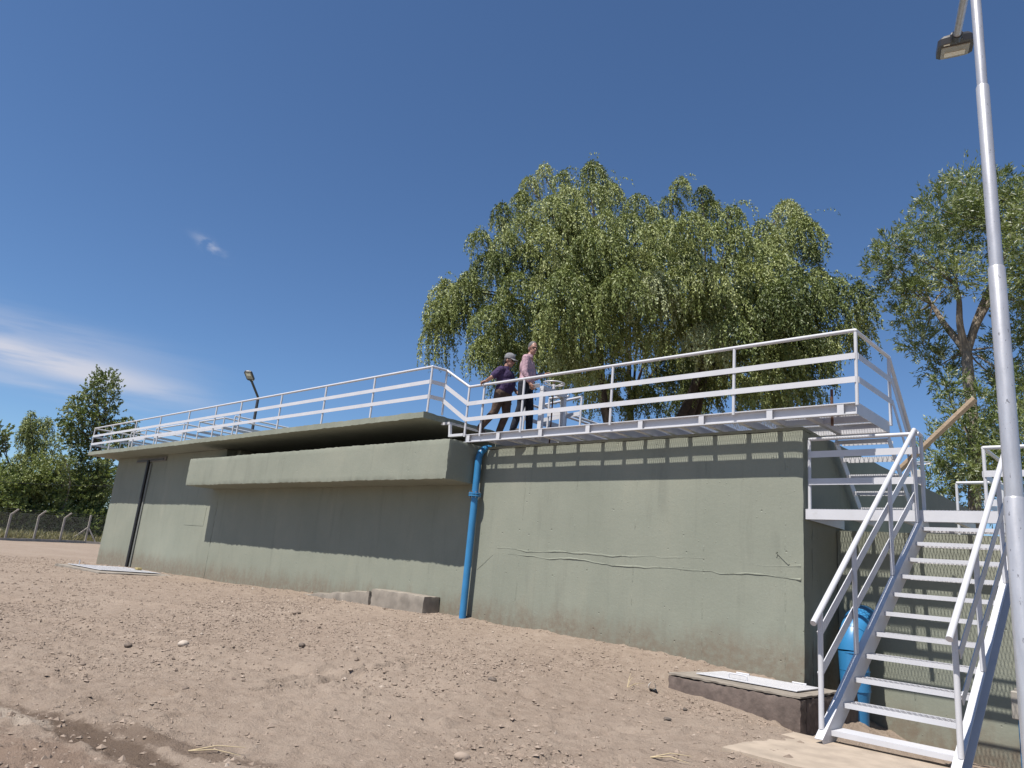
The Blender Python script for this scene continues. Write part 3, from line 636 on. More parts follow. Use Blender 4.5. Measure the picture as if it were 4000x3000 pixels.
def big_pipe():
    e_ = empty('blue_pipe', (-3.7,10.65,-.1), 'fat blue pipe elbow standing behind the staircase treads', 'pipe')
    cx, cy = -3.665, 10.66
    MB().tube([(cx+.07,cy-.02,-.35),(cx+.05,cy,.28),(cx+.03,cy,.50)], (.12,.13,.178), 24).build('reducer', M_BLUE, e_, True)
    MB().tube([(cx+.03,cy,.49),(cx,cy,.98)], .182, 24).build('barrel', M_BLUE, e_, True)
    arc2 = [(cx+.0, cy+.48*(1-math.cos(a)), .98+.42*math.sin(a)) for a in np.linspace(0, math.pi/2, 10)]
    MB().tube(arc2, .182, 24).build('bend', M_BLUE, e_, True)
    for z0 in (.50, .74, .96): MB().tube([(cx+.02,cy,z0),(cx+.02,cy,z0+.012)], .188, 24).build('weld_seam', M_BLUE, e_, True)
    for k in (3, 6):
        p = np.array(arc2[k]); q = np.array(arc2[k+1]); d = (q-p)/np.linalg.norm(q-p); MB().tube([p-d*.008,p+d*.008], .188, 24).build('weld_seam', M_BLUE, e_, True)
big_pipe()
cb = empty('junction_box', (-1.8,10.5,0), 'small grey metal box on a thin blue post by the lamp post', 'utility box')
MB().box(-1.885,-1.70,10.44,10.56,.50,.80).build('box', simple('box_grey', (.30,.275,.24), .6, .2), cb, bevel=.012)
MB().tube([(-1.79,10.5,-.3),(-1.79,10.5,.51)], .05, 14).build('post', M_BLUE, cb, True)
MB().box(-1.85,-1.74,10.47,10.53,.80,.83).build('cap', simple('box_cap', (.26,.24,.21), .6, .2), cb)

# ------------------------------------------------------------------ lamp posts
def lamp_head(parent, base, fwd, tilt, s=1.0):
    """flat LED street light; `base` = joint with the arm, `fwd` = pointing direction"""
    f_ = Vector(fwd).normalized(); z = Vector((0,0,1)); sd = f_.cross(z).normalized(); up = sd.cross(f_).normalized()
    def P(a, b, c): v = Vector(base)+f_*a*s+sd*b*s+up*c*s; return tuple(v)
    outl = [(-.02,-.05),(.03,-.05),(.05,-.12),(.09,-.145),(.42,-.15),(.47,-.12),(.49,-.05),(.49,.05),(.47,.12),(.42,.15),(.09,.145),(.05,.12),(.03,.05),(-.02,.05)]
    n = len(outl); m = MB()
    m.add([P(a,b,-.025) for a, b in outl]+[P(a,b,.03) for a, b in outl]+[P(.06+(a-.06)*.85,b*.8,.05) for a, b in outl],
          [tuple(range(n-1,-1,-1))]+[(i,(i+1)%n,n+(i+1)%n,n+i) for i in range(n)]+[(n+i,n+(i+1)%n,2*n+(i+1)%n,2*n+i) for i in range(n)]+[tuple(range(2*n,3*n))])
    h = m.build('lamp_head', M_DGREY, parent)
    m = MB(); q = [(.13,-.115),(.44,-.115),(.455,-.09),(.455,.09),(.44,.115),(.13,.115)]
    m.add([P(a,b,-.026) for a, b in q]+[P(a,b,-.034) for a, b in q], [tuple(range(6))]+[(i,6+i,6+(i+1)%6,(i+1)%6) for i in range(6)]+[tuple(range(11,5,-1))]); m.build('lens', M_LENS, h)
    m = MB(); q = [(.28,-.085),(.40,-.085),(.40,.085),(.28,.085)]
    m.add([P(a,b,-.0345) for a, b in q]+[P(a,b,-.038) for a, b in q], [(0,1,2,3)]+[(i,4+i,4+(i+1)%4,(i+1)%4) for i in range(4)]+[(7,6,5,4)]); m.build('led_plate', M_LED, h)
    MB().tube([P(-.10,0,0),P(.03,0,0)], .042*s, 12).build('clamp', M_BLACK, h, True)
    m = MB(); q = [(.055,-.10),(.085,-.10),(.085,-.05),(.055,-.05)]
    m.add([P(a,b,-.0255) for a, b in q]+[P(a,b,-.030) for a, b in q], [(0,1,2,3)]+[(i,4+i,4+(i+1)%4,(i+1)%4) for i in range(4)]+[(7,6,5,4)]); m.build('rating_plate', M_LED, h)
AZP = rad(-9.27); DP = 6.15
lx, ly = DP*math.sin(AZP), DP*math.cos(AZP)
lp = empty('lamp_post', (lx, ly, zg(lx,ly)), 'tall silver stepped steel lamp post beside the staircase', 'street lamp')
def zel(e_): return 1.6+DP*math.tan(rad(e_))
secs = [(-.2, zel(7.45), .067), (zel(7.45), zel(22.3), .0568), (zel(22.3), zel(33.6), .0465), (zel(33.6), 7.15, .0375)]
for k, (z0, z1, r_) in enumerate(secs):
    m = MB(); m.tube([(lx,ly,z0),(lx,ly,z1-.015),(lx,ly,z1)], (r_, r_, r_*.9), 24); m.build('pole_section', M_POLE, lp, True)
hd = at(3737, 146, 8.0)
top = (lx, ly, 6.95); mid = np.array(top)
fw = np.array([hd[0]-lx, hd[1]-ly, hd[2]-6.95])
MB().tube([top, tuple(hd)], .037, 16).build('arm', M_POLE, lp, True)
lamp_head(lp, tuple(hd), fw, 0, 1.18)
# lamp on the far side of the deck
az2 = rad(-63.5); d2_ = 27.0; fx, fy = d2_*math.sin(az2), d2_*math.cos(az2)
lf = empty('lamp_post', (fx, fy, 4.445), 'distant lamp post with bent arm rising behind the deck railing', 'street lamp')
el_ = at(c2x := 900+180/1.659, 1300+420/1.659, d2_); hd2 = at(900+137/1.659, 1300+312/1.659, 26.4)
MB().tube([(fx,fy,4.445),tuple(el_)], .05, 12).build('pole', M_DGREY, lf, True)
MB().tube([tuple(el_),tuple(hd2)], .04, 12).build('arm', M_DGREY, lf, True)
lamp_head(lf, tuple(hd2), np.array(hd2)-np.array(el_), 0, 0.95)

# ------------------------------------------------------------------ manholes, pad, footing blocks
def lid(parent, x0, x1, y0, y1, z, name='lid'):
    m = MB(); m.box(x0,x1,y0,y1,z,z+.012); l = m.build(name, M_WHITE, parent, bevel=.002)
    rb = MB(); n = 0
    for i, x in enumerate(np.arange(x0+.05, x1-.04, .035)):
        for j, y in enumerate(np.arange(y0+.05, y1-.04, .035)):
            d = .010 if (i+j) % 2 else -.010
            rb.add([(x-.010,y-d,z+.0125),(x,y-.003 if d>0 else y+.003,z+.015),(x+.010,y+d,z+.0125)], [(0,1,2)])
    ro = rb.build('chequer_pattern', M_WHITE, l); ro['kind'] = 'stuff'
    return l
mr = empty('inspection_chamber', (-4.4, 9.3, .5), 'concrete inspection chamber with white chequer plate lid below the wall corner', 'manhole')
rough_box('kerb', -5.27, -3.57, 8.72, 8.90, -.3, .50, M_BROWNCON, mr, .05, .012, 21)
rough_box('kerb', -3.75, -3.57, 8.902, 10.58, -.5, .498, M_BROWNCON, mr, .06, .010, 22)
rough_box('kerb', -5.27, -5.09, 8.902, 9.95, -.3, .497, M_BROWNCON, mr, .06, .010, 23)
rough_box('kerb', -5.08, -3.76, 9.75, 9.96, -.3, .496, M_BROWNCON, mr, .06, .010, 24)
rough_box('cover_slab', -5.265, -3.575, 8.725, 9.97, .505, .535, M_RAWCON, mr, .05, .006, 25)
ll = lid(mr, -5.02, -3.72, 8.99, 9.72, .545)
MB().tube([(-4.62,9.08,.558),(-4.62,9.08,.60),(-4.60,9.08,.612),(-4.40,9.08,.612),(-4.38,9.08,.60),(-4.38,9.08,.558)], .009, 8).build('handle', M_WHITE, ll, True)
for hx_ in (-4.75, -4.0): MB().tube([(hx_-.09,9.735,.562),(hx_+.09,9.735,.562)], .013, 8).build('hinge', M_WHITE, ll, True)
ml = empty('inspection_chamber', (-25.5, 9.0, .5), 'low concrete chamber with bare white lid at the far end of the wall', 'manhole')
rough_box('kerb', -26.1, -22.2, 7.45, 9.85, .2, .555, M_RAWCON, ml, .2, .008, 26)
l2 = lid(ml, -25.9, -23.0, 7.75, 9.45, .575)
MB().tube([(-25.5,7.95,.585),(-25.5,7.95,.73),(-25.25,7.95,.73),(-25.25,7.95,.585)], .016, 8).build('handle', M_WHITE, l2, True)
MB().box(-24.3,-24.1,9.15,9.3,.59,.66).build('padlock_box', simple('ochre', (.30,.24,.10), .6), l2, bevel=.02)
for nm, (x0, x1, z1, lb) in (('a', (-15.4,-12.9,.93,'longer wedge shaped raw concrete footing block against the wall')), ('b', (-12.84,-11.15,.985,'shorter raw concrete footing block next to the blue downpipe'))):
    m = MB(); xs = np.linspace(x0, x1, 30); 
    ob = rough_box('footing_block', x0, x1, 9.58, 9.995, .2, z1, M_RAWCON, None, .07, .014, 30+len(nm)); tag(ob, lb, 'concrete block', 'footing blocks by the wall')
    if nm == 'a':                          # the longer block is broken down to a wedge at its far end
        for v in ob.data.vertices:
            if v.co.z > .6: v.co.z -= .26*(1-(v.co.x-x0)/(x1-x0))+.02*math.sin(v.co.x*9)
pd = rough_box('concrete_pad', -2.98, 1.5, 5.75, 7.12, .1, .425, M_PAD, None, .11, .004, 33)
tag(pd, 'pale concrete pad under the foot of the staircase', 'concrete slab')
sx, sy = -5.25, 8.33
m = MB(); n = 16; z0 = zg(sx, sy)+.035; ax = np.array((.55,-.8,.12)); ax = ax/np.linalg.norm(ax)
m.tube([(sx,sy,z0), tuple(np.array((sx,sy,z0))+ax*.14)], .045, 16, cap=False); m.tube([(sx,sy,z0), tuple(np.array((sx,sy,z0))+ax*.14)], .039, 16, cap=False)
tag(m.build('pipe_stub', simple('white_pvc', (.78,.77,.74), .4), None, True), 'short white plastic pipe stub lying in the dirt', 'pipe')

# ------------------------------------------------------------------ stones and litter
def ico():
    t_ = (1+5**.5)/2
    v = np.array([(-1,t_,0),(1,t_,0),(-1,-t_,0),(1,-t_,0),(0,-1,t_),(0,1,t_),(0,-1,-t_),(0,1,-t_),(t_,0,-1),(t_,0,1),(-t_,0,-1),(-t_,0,1)], float); v /= np.linalg.norm(v[0])
    f_ = np.array([(0,11,5),(0,5,1),(0,1,7),(0,7,10),(0,10,11),(1,5,9),(5,11,4),(11,10,2),(10,7,6),(7,1,8),(3,9,4),(3,4,2),(3,2,6),(3,6,8),(3,8,9),(4,9,5),(2,4,11),(6,2,10),(8,6,7),(9,8,1)])
    return v, f_
IV, IF = ico()
OV = np.array([(1,0,0),(-1,0,0),(0,1,0),(0,-1,0),(0,0,1),(0,0,-1)], float); OF = np.array([(0,2,4),(2,1,4),(1,3,4),(3,0,4),(2,0,5),(1,2,5),(3,1,5),(0,3,5)])
def scatter(name, n, xr, yr, smin, smax, mat, pw=2.5):
    x = RNG.uniform(*xr, n); y = RNG.uniform(*yr, n)
    keep = ~((x > -5.3) & (y > 8.6)) & ~((x > -3.0) & (y > 5.7)) & (y < 9.97)
    dens = fbm(x*.9, y*.9, 77, 3); keep &= RNG.random(n) < np.clip(.38+.5*dens, .10, 1)
    x, y = x[keep], y[keep]; n = len(x); s = smin*(smax/smin)**(RNG.random(n)**pw)
    z = gh(x, y)+s*RNG.uniform(-.15,.35,n)
    sc_ = s[:,None]*RNG.uniform(.55,1.25,(n,3))*np.array((1.1,1.1,.75)); ang = RNG.uniform(0, 6.28, n)
    jit = 1+RNG.uniform(-.3,.3,(n,6,3)); P = (OV[None]*jit+RNG.uniform(-.25,.25,(n,6,3)))*sc_[:,None,:]*1.15
    ca, sa = np.cos(ang)[:,None], np.sin(ang)[:,None]
    Q = np.stack([P[...,0]*ca-P[...,1]*sa, P[...,0]*sa+P[...,1]*ca, P[...,2]], -1)+np.stack([x,y,z], -1)[:,None,:]
    Fq = (OF[None]+np.arange(n)[:,None,None]*6).reshape(-1, 3)
    tint = np.repeat(np.clip(RNG.normal(.52,.15,n), 0, 1), 8)
    o = np_mesh(name, Q.reshape(-1,3), Fq, mat, None, tint=tint); return o
tag(scatter('gravel', 76000, (-15, -2.2), (1.0, 10), .0055, .024, M_STONE, 1.7), 'small pebbles and clods scattered over the bare earth', 'gravel', kind='stuff')
tag(scatter('gravel', 17000, (-33, -15), (1.0, 10), .009, .034, M_STONE, 1.9), 'pebbles and clods on the rise of earth near the far end', 'gravel', kind='stuff')
def stone(px, py, s, tint, label, flat=.65):
    # find where the pixel's ray meets the ground
    d = ray(px, py); t_ = 2.0
    for _ in range(4000):
        p = EYE+d*t_
        if p[2] <= zg(p[0], p[1]): break
        t_ += .02
    V, F_ = IV.copy(), IF; V = V*(1+RNG.uniform(-.2,.2,(12,1)))*np.array((s*1.2, s*.95, s*flat)); a = RNG.uniform(0, 6.28)
    V = np.stack([V[:,0]*math.cos(a)-V[:,1]*math.sin(a), V[:,0]*math.sin(a)+V[:,1]*math.cos(a), V[:,2]], -1)+np.array((p[0],p[1],p[2]+s*.25))
    o = np_mesh('stone', V, F_, M_STONE, None, smooth=True, tint=np.full(20, tint))
    b = o.modifiers.new('sub', 'SUBSURF'); b.levels = 1; b.render_levels = 1
    tag(o, label, 'stone', 'larger stones on the ground')
stone(1805, 2968, .075, .80, 'pale flat stone at the bottom edge of the bare earth')
stone(1922, 2660, .06, .05, 'dark rounded stone below the slim blue downpipe')
stone(2606, 2814, .055, .0, 'black flat stone left of the chequer plate chamber', .3)
stone(716, 2522, .09, .95, 'pale broken stone left of the footing blocks')
stone(499, 2527, .07, .12, 'dark stone furthest left of the bigger stones')
stone(1179, 2526, .07, .1, 'dark stone below the longer footing block')
stone(724, 2695, .045, .2, 'brown round stone nearest the damp wheel track')
stone(1157, 2400, .10, .35, 'brown clod close under the long wall shadow', .5)
stone(2677, 2776, .04, .02, 'small dark pebble just in front of the chamber kerb')
stone(322, 2600, .05, .3, 'brown lump on the left slope')
# dry twigs
for k, (px, py, L, an, lb) in enumerate(((2540,2965,.30,.2,'dry straw stalk at the bottom centre of the earth'), (2450,2690,.22,1.1,'tuft of dry twigs beside the white pipe stub'), (735,2940,.4,.6,'dry stick lying by the damp track'))):
    d = ray(px, py); t_ = 2.0
    while True:
        p = EYE+d*t_
        if p[2] <= zg(p[0], p[1]) or t_ > 30: break
        t_ += .02
    m = MB()
    for j in range(4 if k == 1 else 2):
        a = an+RNG.uniform(-.8,.8)*(k == 1)+j*.15; q = p+np.array((math.cos(a)*L, math.sin(a)*L, .03+.04*j)); mm = (p+q)/2+np.array((0,0,.03))
        m.tube([p+np.array((0,0,.012)), mm, q], (.005,.004,.002), 5)
    tag(m.build('dry_twig', simple('straw%d' % k, (.40,.32,.20), .9), None), lb, 'twig')

# ------------------------------------------------------------------ fence
fe = empty('chain_link_fence', (-59, 15, .55), 'chain link fence on angled concrete posts at the left edge of the site', 'fence')
def fpt(px, py, d): return at(px, py, d)
fps = [(-92,2107,58.6),(18,2110.7,60.0),(129.6,2112.5,61.5),(232,2116.8,63.0),(331.5,2121,64.5)]
bases = []
for k, (px, py, d) in enumerate(fps):
    b = fpt(px, py, d); bases.append(b); hgt = 1.72 if k < 4 else 2.05
    t1 = b+np.array((0,0,hgt)); m = MB(); m.bar(b-np.array((0,0,.5)), t1, (1,0,0), .13, .12)
    if k < 4:
        t2 = t1+np.array((.22,.30,.36)); m.bar(t1-np.array((.01,.01,.03)), t2, (1,0,0), .10, .10)
    m.build('post', M_CREAM, fe, bevel=.01)
b4 = bases[-1]
for q in ((-.55,-1.1),(.25,.75)):
    foot = b4+np.array((q[0], q[1], -.1)); MB().bar(foot, b4+np.array((0,0,1.15)), (1,0,0), .10, .09).build('brace', M_CREAM, fe)
b5 = b4+np.array((2.2, 6.5, .1)); b6 = b5+np.array((1.5, 6.0, .1)); bases += [b5, b6]
for b in (b5, b6): MB().bar(b-np.array((0,0,.4)), b+np.array((0,0,2.0)), (1,0,0), .13, .12).build('post', M_CREAM, fe)
kb = MB(); wm = MB()
for a, b in zip(bases[:-1], bases[1:]):
    kb.bar(a+np.array((0,0,.02)), b+np.array((0,0,.02)), (0,0,1), .26, .12)
    L = np.linalg.norm(b-a); n = int(L/.11); H = 1.75
    for i in range(-int(H/.11), n):
        for s in (1, -1):
            u0, u1 = i*.11, i*.11+H; v0, v1 = 0., H
            if s < 0: v0, v1 = H, 0.
            lo, hi = max(0, u0), min(L, u1)
            if hi-lo < .02: continue
            f0, f1 = (lo-u0)/(u1-u0), (hi-u0)/(u1-u0)
            P0 = a+(b-a)*(lo/L)+np.array((0,0,.1+v0+(v1-v0)*f0)); P1 = a+(b-a)*(hi/L)+np.array((0,0,.1+v0+(v1-v0)*f1))
            wm.tube([P0, P1], .0028, 3, cap=False)
    for hz_ in (1.95, 2.08):
        wm.tube([a+np.array((.1,.12,hz_)), b+np.array((.1,.12,hz_))], .006, 3, cap=False)
    for hz_ in (.12, .95, 1.8): wm.tube([a+np.array((0,0,hz_)), b+np.array((0,0,hz_))], .006, 3, cap=False)
kb.build('kerb', M_CREAM, fe); mw = wm.build('wire_mesh', M_WIRE, fe); mw['kind'] = 'stuff'
pa, pb_ = at(-150, 1868, 62), at(470, 1898, 66)
cabs = MB(); cabs.tube([pa+(pb_-pa)*t_-np.array((0,0,.5*4*t_*(1-t_)*.3)) for t_ in np.linspace(0,1,12)], .016, 5)
tag(cabs.build('overhead_cable', M_BLACK, None), 'thin dark overhead cable strung in front of the left trees', 'cable')

# ------------------------------------------------------------------ trees
def unit(v): return v/np.maximum(np.linalg.norm(v, axis=-1, keepdims=True), 1e-9)
def leaf_mesh(name, C, D, L, W, tint, mat, parent):
    n = len(C); D = unit(D); R_ = unit(RNG.normal(size=(n,3))); S = unit(np.cross(D, R_))
    L = np.broadcast_to(L, n)[:,None]; W = np.broadcast_to(W, n)[:,None]
    V = np.stack([C, C+D*L*.42+S*W/2, C+D*L, C+D*L*.42-S*W/2], 1).reshape(-1, 3)
    return np_mesh(name, V, np.arange(4*n).reshape(n, 4), mat, parent, tint=np.clip(tint, 0, 1))
def limb(mb, a, b, r0, r1, wob=.08, n=7, seg=7, arch=0.15):
    a = np.array(a, float); b = np.array(b, float); L = np.linalg.norm(b-a); pts = []; ph = RNG.uniform(0, 6.28, 3)
    for i in range(n+1):
        t_ = i/n; p = a+(b-a)*t_; w = wob*L*math.sin(math.pi*t_)
        p = p+np.array((math.sin(ph[0]+4*t_), math.sin(ph[1]+5*t_), 0))*w*.6+np.array((0,0,arch*L*math.sin(math.pi*t_)*.5)); pts.append(p)
    mb.tube(pts, list(np.linspace(r0, r1, n+1)), seg, cap=False)
def willow(name, label, base, mops, mat, leafL, leafW, strands, step, fork, trunks, wind=(.25,.2), lenmul=1.0, barkm=None, cat='tree', group=None, r0=.28):
    """mops: list of (apex xyz, radius, hang length)"""
    e_ = empty(name, tuple(base), label, cat, group)
    tb = MB(); base = np.array(base, float); tops = []
    for k in range(trunks):
        a = RNG.uniform(0, 6.28); tp = base+np.array((math.cos(a)*fork[1], math.sin(a)*fork[1], fork[0]*RNG.uniform(.8,1.15))); tops.append(tp)
        limb(tb, base-np.array((0,0,.4))+RNG.normal(size=3)*np.array((.25,.25,0)), tp, r0*RNG.uniform(.8,1.1), r0*.5, .05, 8, 9, 0)
    C = []; D = []; T = []
    for (A, R_, Lh) in mops:
        A = np.array(A, float); tp = min(tops, key=lambda q: np.linalg.norm((q-A)[:2])+RNG.uniform(0,1.5))
        if A[2] > tp[2]+.3 and RNG.random() < .7: limb(tb, tp, A-np.array((0,0,.15)), r0*.20, .02, .07, 7, 6, .12)
        ns = int(strands*(R_/1.0)**1.5*RNG.uniform(.8,1.2)); mt = RNG.normal(0, .17)
        ang = RNG.uniform(0, 2*math.pi, ns); rr = R_*np.sqrt(RNG.random(ns)); L_s = Lh*RNG.uniform(.35,1.1,ns)*lenmul
        st_tint = .45+mt+RNG.normal(0,.13,ns); sw = R_*RNG.uniform(.15,.3)
        out_w = RNG.random(ns) < .05; L_s = np.where(out_w, L_s*.7, L_s)
        for i in range(ns):
            nl = max(6, int(L_s[i]/step)); t_ = np.sort(RNG.random(nl))
            out = np.array((math.cos(ang[i]), math.sin(ang[i]), 0)); k_ = rr[i]/max(R_,.01)
            x = 1-np.exp(-3.6*t_)
            p = A[None]+out[None]*(rr[i]*.25+rr[i]*.85*x)[:,None]
            p[:,2] += .30*R_*(1-k_*k_) - .28*R_*k_*k_ + .10*R_*np.sin(math.pi*np.clip(t_*3,0,1)) - L_s[i]*t_**1.2
            p[:,0] += wind[0]*L_s[i]*t_**1.6*.35+sw*.5; p[:,1] += wind[1]*L_s[i]*t_**1.6*.35+sw*.5
            if out_w[i]: p[:,0] += .55*R_*np.sin(1.6*t_); p[:,1] += .45*R_*np.sin(1.6*t_); p[:,2] += R_*(.25+.75*np.sin(2.2*t_))*RNG.uniform(.3,1)
            p += RNG.normal(size=p.shape)*(.028*leafL/.125)
            dd = np.stack([out[0]*np.exp(-4*t_)+wind[0]*.5, out[1]*np.exp(-4*t_)+wind[1]*.5, -np.clip(.25+1.6*t_,0,1)], -1)+RNG.normal(size=p.shape)*.45
            C.append(p); D.append(dd); tt = st_tint[i]+RNG.normal(0,.10,nl)+.12*(1-t_); tt = np.where(RNG.random(nl) < .025, 1.0, tt); T.append(tt)
    tb.build('trunk', barkm or M_BARK, e_, True)
    C = np.concatenate(C); D = np.concatenate(D); T = np.concatenate(T)
    leaf_mesh('crown', C, D, leafL*RNG.uniform(.7,1.3,len(C)), leafW*RNG.uniform(.8,1.2,len(C)), T, mat, e_)
    return e_
def bushy(name, label, base, clumps, mat, leafL, leafW, twigs, lpt, fork, up=0.35, barkm=None, cat='tree', group=None, r0=.16, twl=.9, silver=.08, droop=0.0, trunks=2, forks=None):
    """clumps: list of (centre xyz, radius)"""
    e_ = empty(name, tuple(base), label, cat, group); tb = MB(); base = np.array(base, float); tops = []
    for k in range(trunks):
        a = RNG.uniform(0, 6.28); tp = base+np.array((math.cos(a)*fork[1], math.sin(a)*fork[1], fork[0]*RNG.uniform(.9,1.2))); tops.append(tp)
        limb(tb, base-np.array((0,0,.4))+RNG.normal(size=3)*np.array((.1,.1,0)), tp, r0, r0*.6, .06, 8, 9, 0)
    if forks:
        tb = MB(); tops = [np.array(q) for q in forks]
        limb(tb, base-np.array((0,0,.4)), tops[0], r0, r0*.7, .025, 8, 10, 0)
        for q in tops[1:]: limb(tb, tops[0]-np.array((0,0,.1)), q, r0*.62, r0*.3, .05, 8, 8, .05)
    C = []; D = []; T = []
    for (A, R_) in clumps:
        A = np.array(A, float); tp = min(tops, key=lambda q: np.linalg.norm(q-A)+RNG.uniform(0,.8))
        if A[2]-.2 > base[2]+.8: limb(tb, tp, A, r0*(.16 if forks else .3), .012, .07, 6, 6, .05)
        nt_ = max(6, int(twigs*(R_/1.0)**2)); mt = RNG.normal(0,.10)
        o = unit(RNG.normal(size=(nt_,3))); st_ = A+o*R_*(RNG.random((nt_,1))**.5)*.75
        dr = unit(o+np.array((.10,.10,up))+RNG.normal(size=(nt_,3))*.35); Lw = twl*R_*RNG.uniform(.35,1.0,(nt_,1))
        t_ = RNG.random((nt_, lpt, 1)); p = st_[:,None]+dr[:,None]*Lw[:,None]*t_; p[...,2] -= (droop*Lw[:,None,0]*t_[...,0]**2)
        p += RNG.normal(size=p.shape)*.03
        d_ = dr[:,None]*.9+RNG.normal(size=p.shape)*.55+np.array((0,0,-droop*.6))
        tt = .45+mt+RNG.normal(0,.12,(nt_,1))+RNG.normal(0,.12,(nt_,lpt)); tt = np.where(RNG.random(tt.shape) < silver, 1.0, tt)
        C.append(p.reshape(-1,3)); D.append(d_.reshape(-1,3)); T.append(tt.ravel())
    tb.build('trunk', barkm or M_BARK, e_, True)
    C = np.concatenate(C); D = np.concatenate(D); T = np.concatenate(T)
    leaf_mesh('crown', C, D, leafL*RNG.uniform(.7,1.3,len(C)), leafW*RNG.uniform(.8,1.2,len(C)), T, mat, e_); return e_

# the big weeping willow behind the walkway
WD = 33.0
wb = at(2480, 1650, WD); wb[2] = .45
def q2(x, y): return 1600+x/1.164, 600+y/1.164
edge = [(600,60),(690,95),(820,55),(905,150),(1030,200),(1095,250),(1180,200),(1225,120),(1325,165),(1355,230),(1450,255),(1590,320),(1640,390),(1750,385),(1820,440),(1840,540),(1930,585),(2020,610),(2060,680),
        (540,120),(500,190),(410,235),(400,300),(310,365),(340,470),(260,550),(235,600),(155,600),(130,680),(120,770),(215,690),(330,620),(420,620),(2040,760),(1960,800),(1880,830)]
mid_ = [(700,170),(820,160),(620,230),(740,260),(880,280),(980,300),(500,300),(600,360),(700,350),(820,380),(920,400),(1060,350),(1150,330),(1260,300),(1360,340),(1480,360),(1560,420),(1250,440),(1130,440),(1020,480),(880,500),(760,470),(640,480),(520,440),(430,380),(400,480),(470,560),(580,580),(700,560),(830,600),(950,560),(1080,570),(1200,560),(1330,520),(1450,500),(1560,540),(1680,480),(1740,560),(1650,620),(1530,640),(1420,640),(1300,660),(1180,660),(1060,680),(940,680),(800,700),(680,690),(560,700),(450,680),(350,720),(380,820),(480,800),(600,820),(740,800),(1000,800),(1180,800),(1330,780),(1450,760),(1560,760),(1680,720),(1780,680),(1850,640),(1750,800),(1640,860),(1500,880),(1370,880),(560,900),(430,880),(320,860),(660,920),(760,930),(900,850),(1800,900),(1700,960),(1600,980)]
low = [(700,1000),(820,1010),(950,1000),(1120,1000),(1300,1000),(1450,1010),(1560,1050),(1700,1060),(1780,1040),(860,1080),(1050,1080),(1250,1090),(1660,1110),(700,900),(1150,900),(1400,960)]
mops = []
ccx, ccy = 1120, 560
for grp, (Rm, Lm) in ((edge, (.72, 1.7)), (mid_, (.98, 1.85)), (low, (1.0, 1.6))):
    for (x, y) in grp:
        px, py = q2(x, y); e2 = ((x-ccx)/1000)**2+((y-ccy)/620)**2
        if grp is edge: dep = WD+RNG.uniform(-1.5,1.5)
        elif grp is low: dep = WD+RNG.uniform(-1,4.5)
        else: dep = WD-6.0*math.sqrt(max(0.03, 1-min(e2,.97)))*RNG.uniform(.25,1.22)
        kk = RNG.uniform(.7,1.45) if grp is mid_ else RNG.uniform(.75,1.25)*(1.3 if x < 340 else 1.0); mops.append((at(px, py, dep), Rm*kk, Lm*RNG.uniform(.7,1.0)*kk))
for i in range(14):                        # far and inner side of the crown
    a = RNG.uniform(0, 6.28); q = math.sqrt(RNG.random()); x, y = ccx+math.cos(a)*q*820, ccy-20+math.sin(a)*q*430
    px, py = q2(x, y); mops.append((at(px, py, WD+RNG.uniform(0,5.5)), 1.2*RNG.uniform(.8,1.2), 2.2*RNG.uniform(.7,1.2)))
willow('willow_tree', 'big weeping willow with drooping light green branches behind the walkway', wb, mops, M_WILLOW, .13, .050, 92, .034, (10.8, 3.0), 5, r0=.34)

# leafy tree at the right edge
RD = 25.0
def q3(x, y): return 3200+x/1.185, 600+y/1.185
rb_ = at(3795, 1900, RD); rb_[2] = .4
cl = [(700,170,95),(560,260,80),(455,350,70),(335,420,55),(255,530,50),(330,640,60),(420,760,75),(480,880,85),(560,980,80),(640,560,75),(760,330,100),(880,250,90),(900,450,85),(890,610,85),(620,360,95),(540,480,70),(900,900,95),(870,1090,95),(770,1170,60),(700,1310,90),(620,1400,95),(560,1500,70),(760,1450,95),(860,1330,90),(930,1500,90),(700,1560,80),(400,620,45),(820,150,70),(640,120,40),(450,640,60),(480,560,55),(300,480,45),(1010,300,110),(1020,520,110),(1010,800,110),(1020,1100,110),(1010,1350,110),(640,1180,50),(590,1080,50),(680,260,80),(370,520,55),(590,620,45)]
cl3 = []
for x, y, r_ in cl:
    px, py = q3(x, y); cl3.append((at(px, py, RD+RNG.uniform(-2.2,2.2)), r_/1.185/2870*RD*1.25))
bushy('leafy_tree', 'loose leafy willow tree with pale forked trunk at the right edge', rb_, cl3, M_RTREE, .15, .036, 125, 24, (5.2,.5), .35, M_BARKP, r0=.20, twl=1.0, silver=.12, forks=[at(3775,1370,RD), at(3735,1120,RD-.6), at(3640,1190,RD+.3), at(3890,1120,RD), at(3960,900,RD+.5), at(3800,1750,RD-.4)])
# trees beyond the fence on the left
def q5(x, y): return x/2.073, 1400+y/2.073
def clumps5(lst, dist, jd=1.5, k=1.08):
    out = []
    for x, y, r_ in lst:
        px, py = q5(x, y); out.append((at(px, py, dist+RNG.uniform(-jd,jd)), r_/2.073/2870*dist*k*1.03))
    return out
def gbase(px, dist):
    b = at(px, 2110, dist); b[2] = .55; return b
bushy('poplar_tree', 'tall dark poplar with wind blown crown behind the deck end', gbase(330,72), clumps5([(870,160,60),(820,200,80),(900,230,75),(760,180,35),(740,260,70),(860,310,80),(900,400,65),(640,310,45),(620,390,70),(700,390,80),(800,400,80),(560,420,50),(560,500,60),(640,500,80),(740,520,90),(850,500,70),(520,560,50),(600,610,80),(700,640,90),(800,600,70),(560,700,70),(660,760,80),(540,640,45),(470,520,22),(760,720,60),(620,860,80),(740,840,60),(700,950,70)],72), M_POPLAR, .17, .125, 32, 20, (7,.6), .5, group='trees beyond the fence', r0=.20, silver=.10)
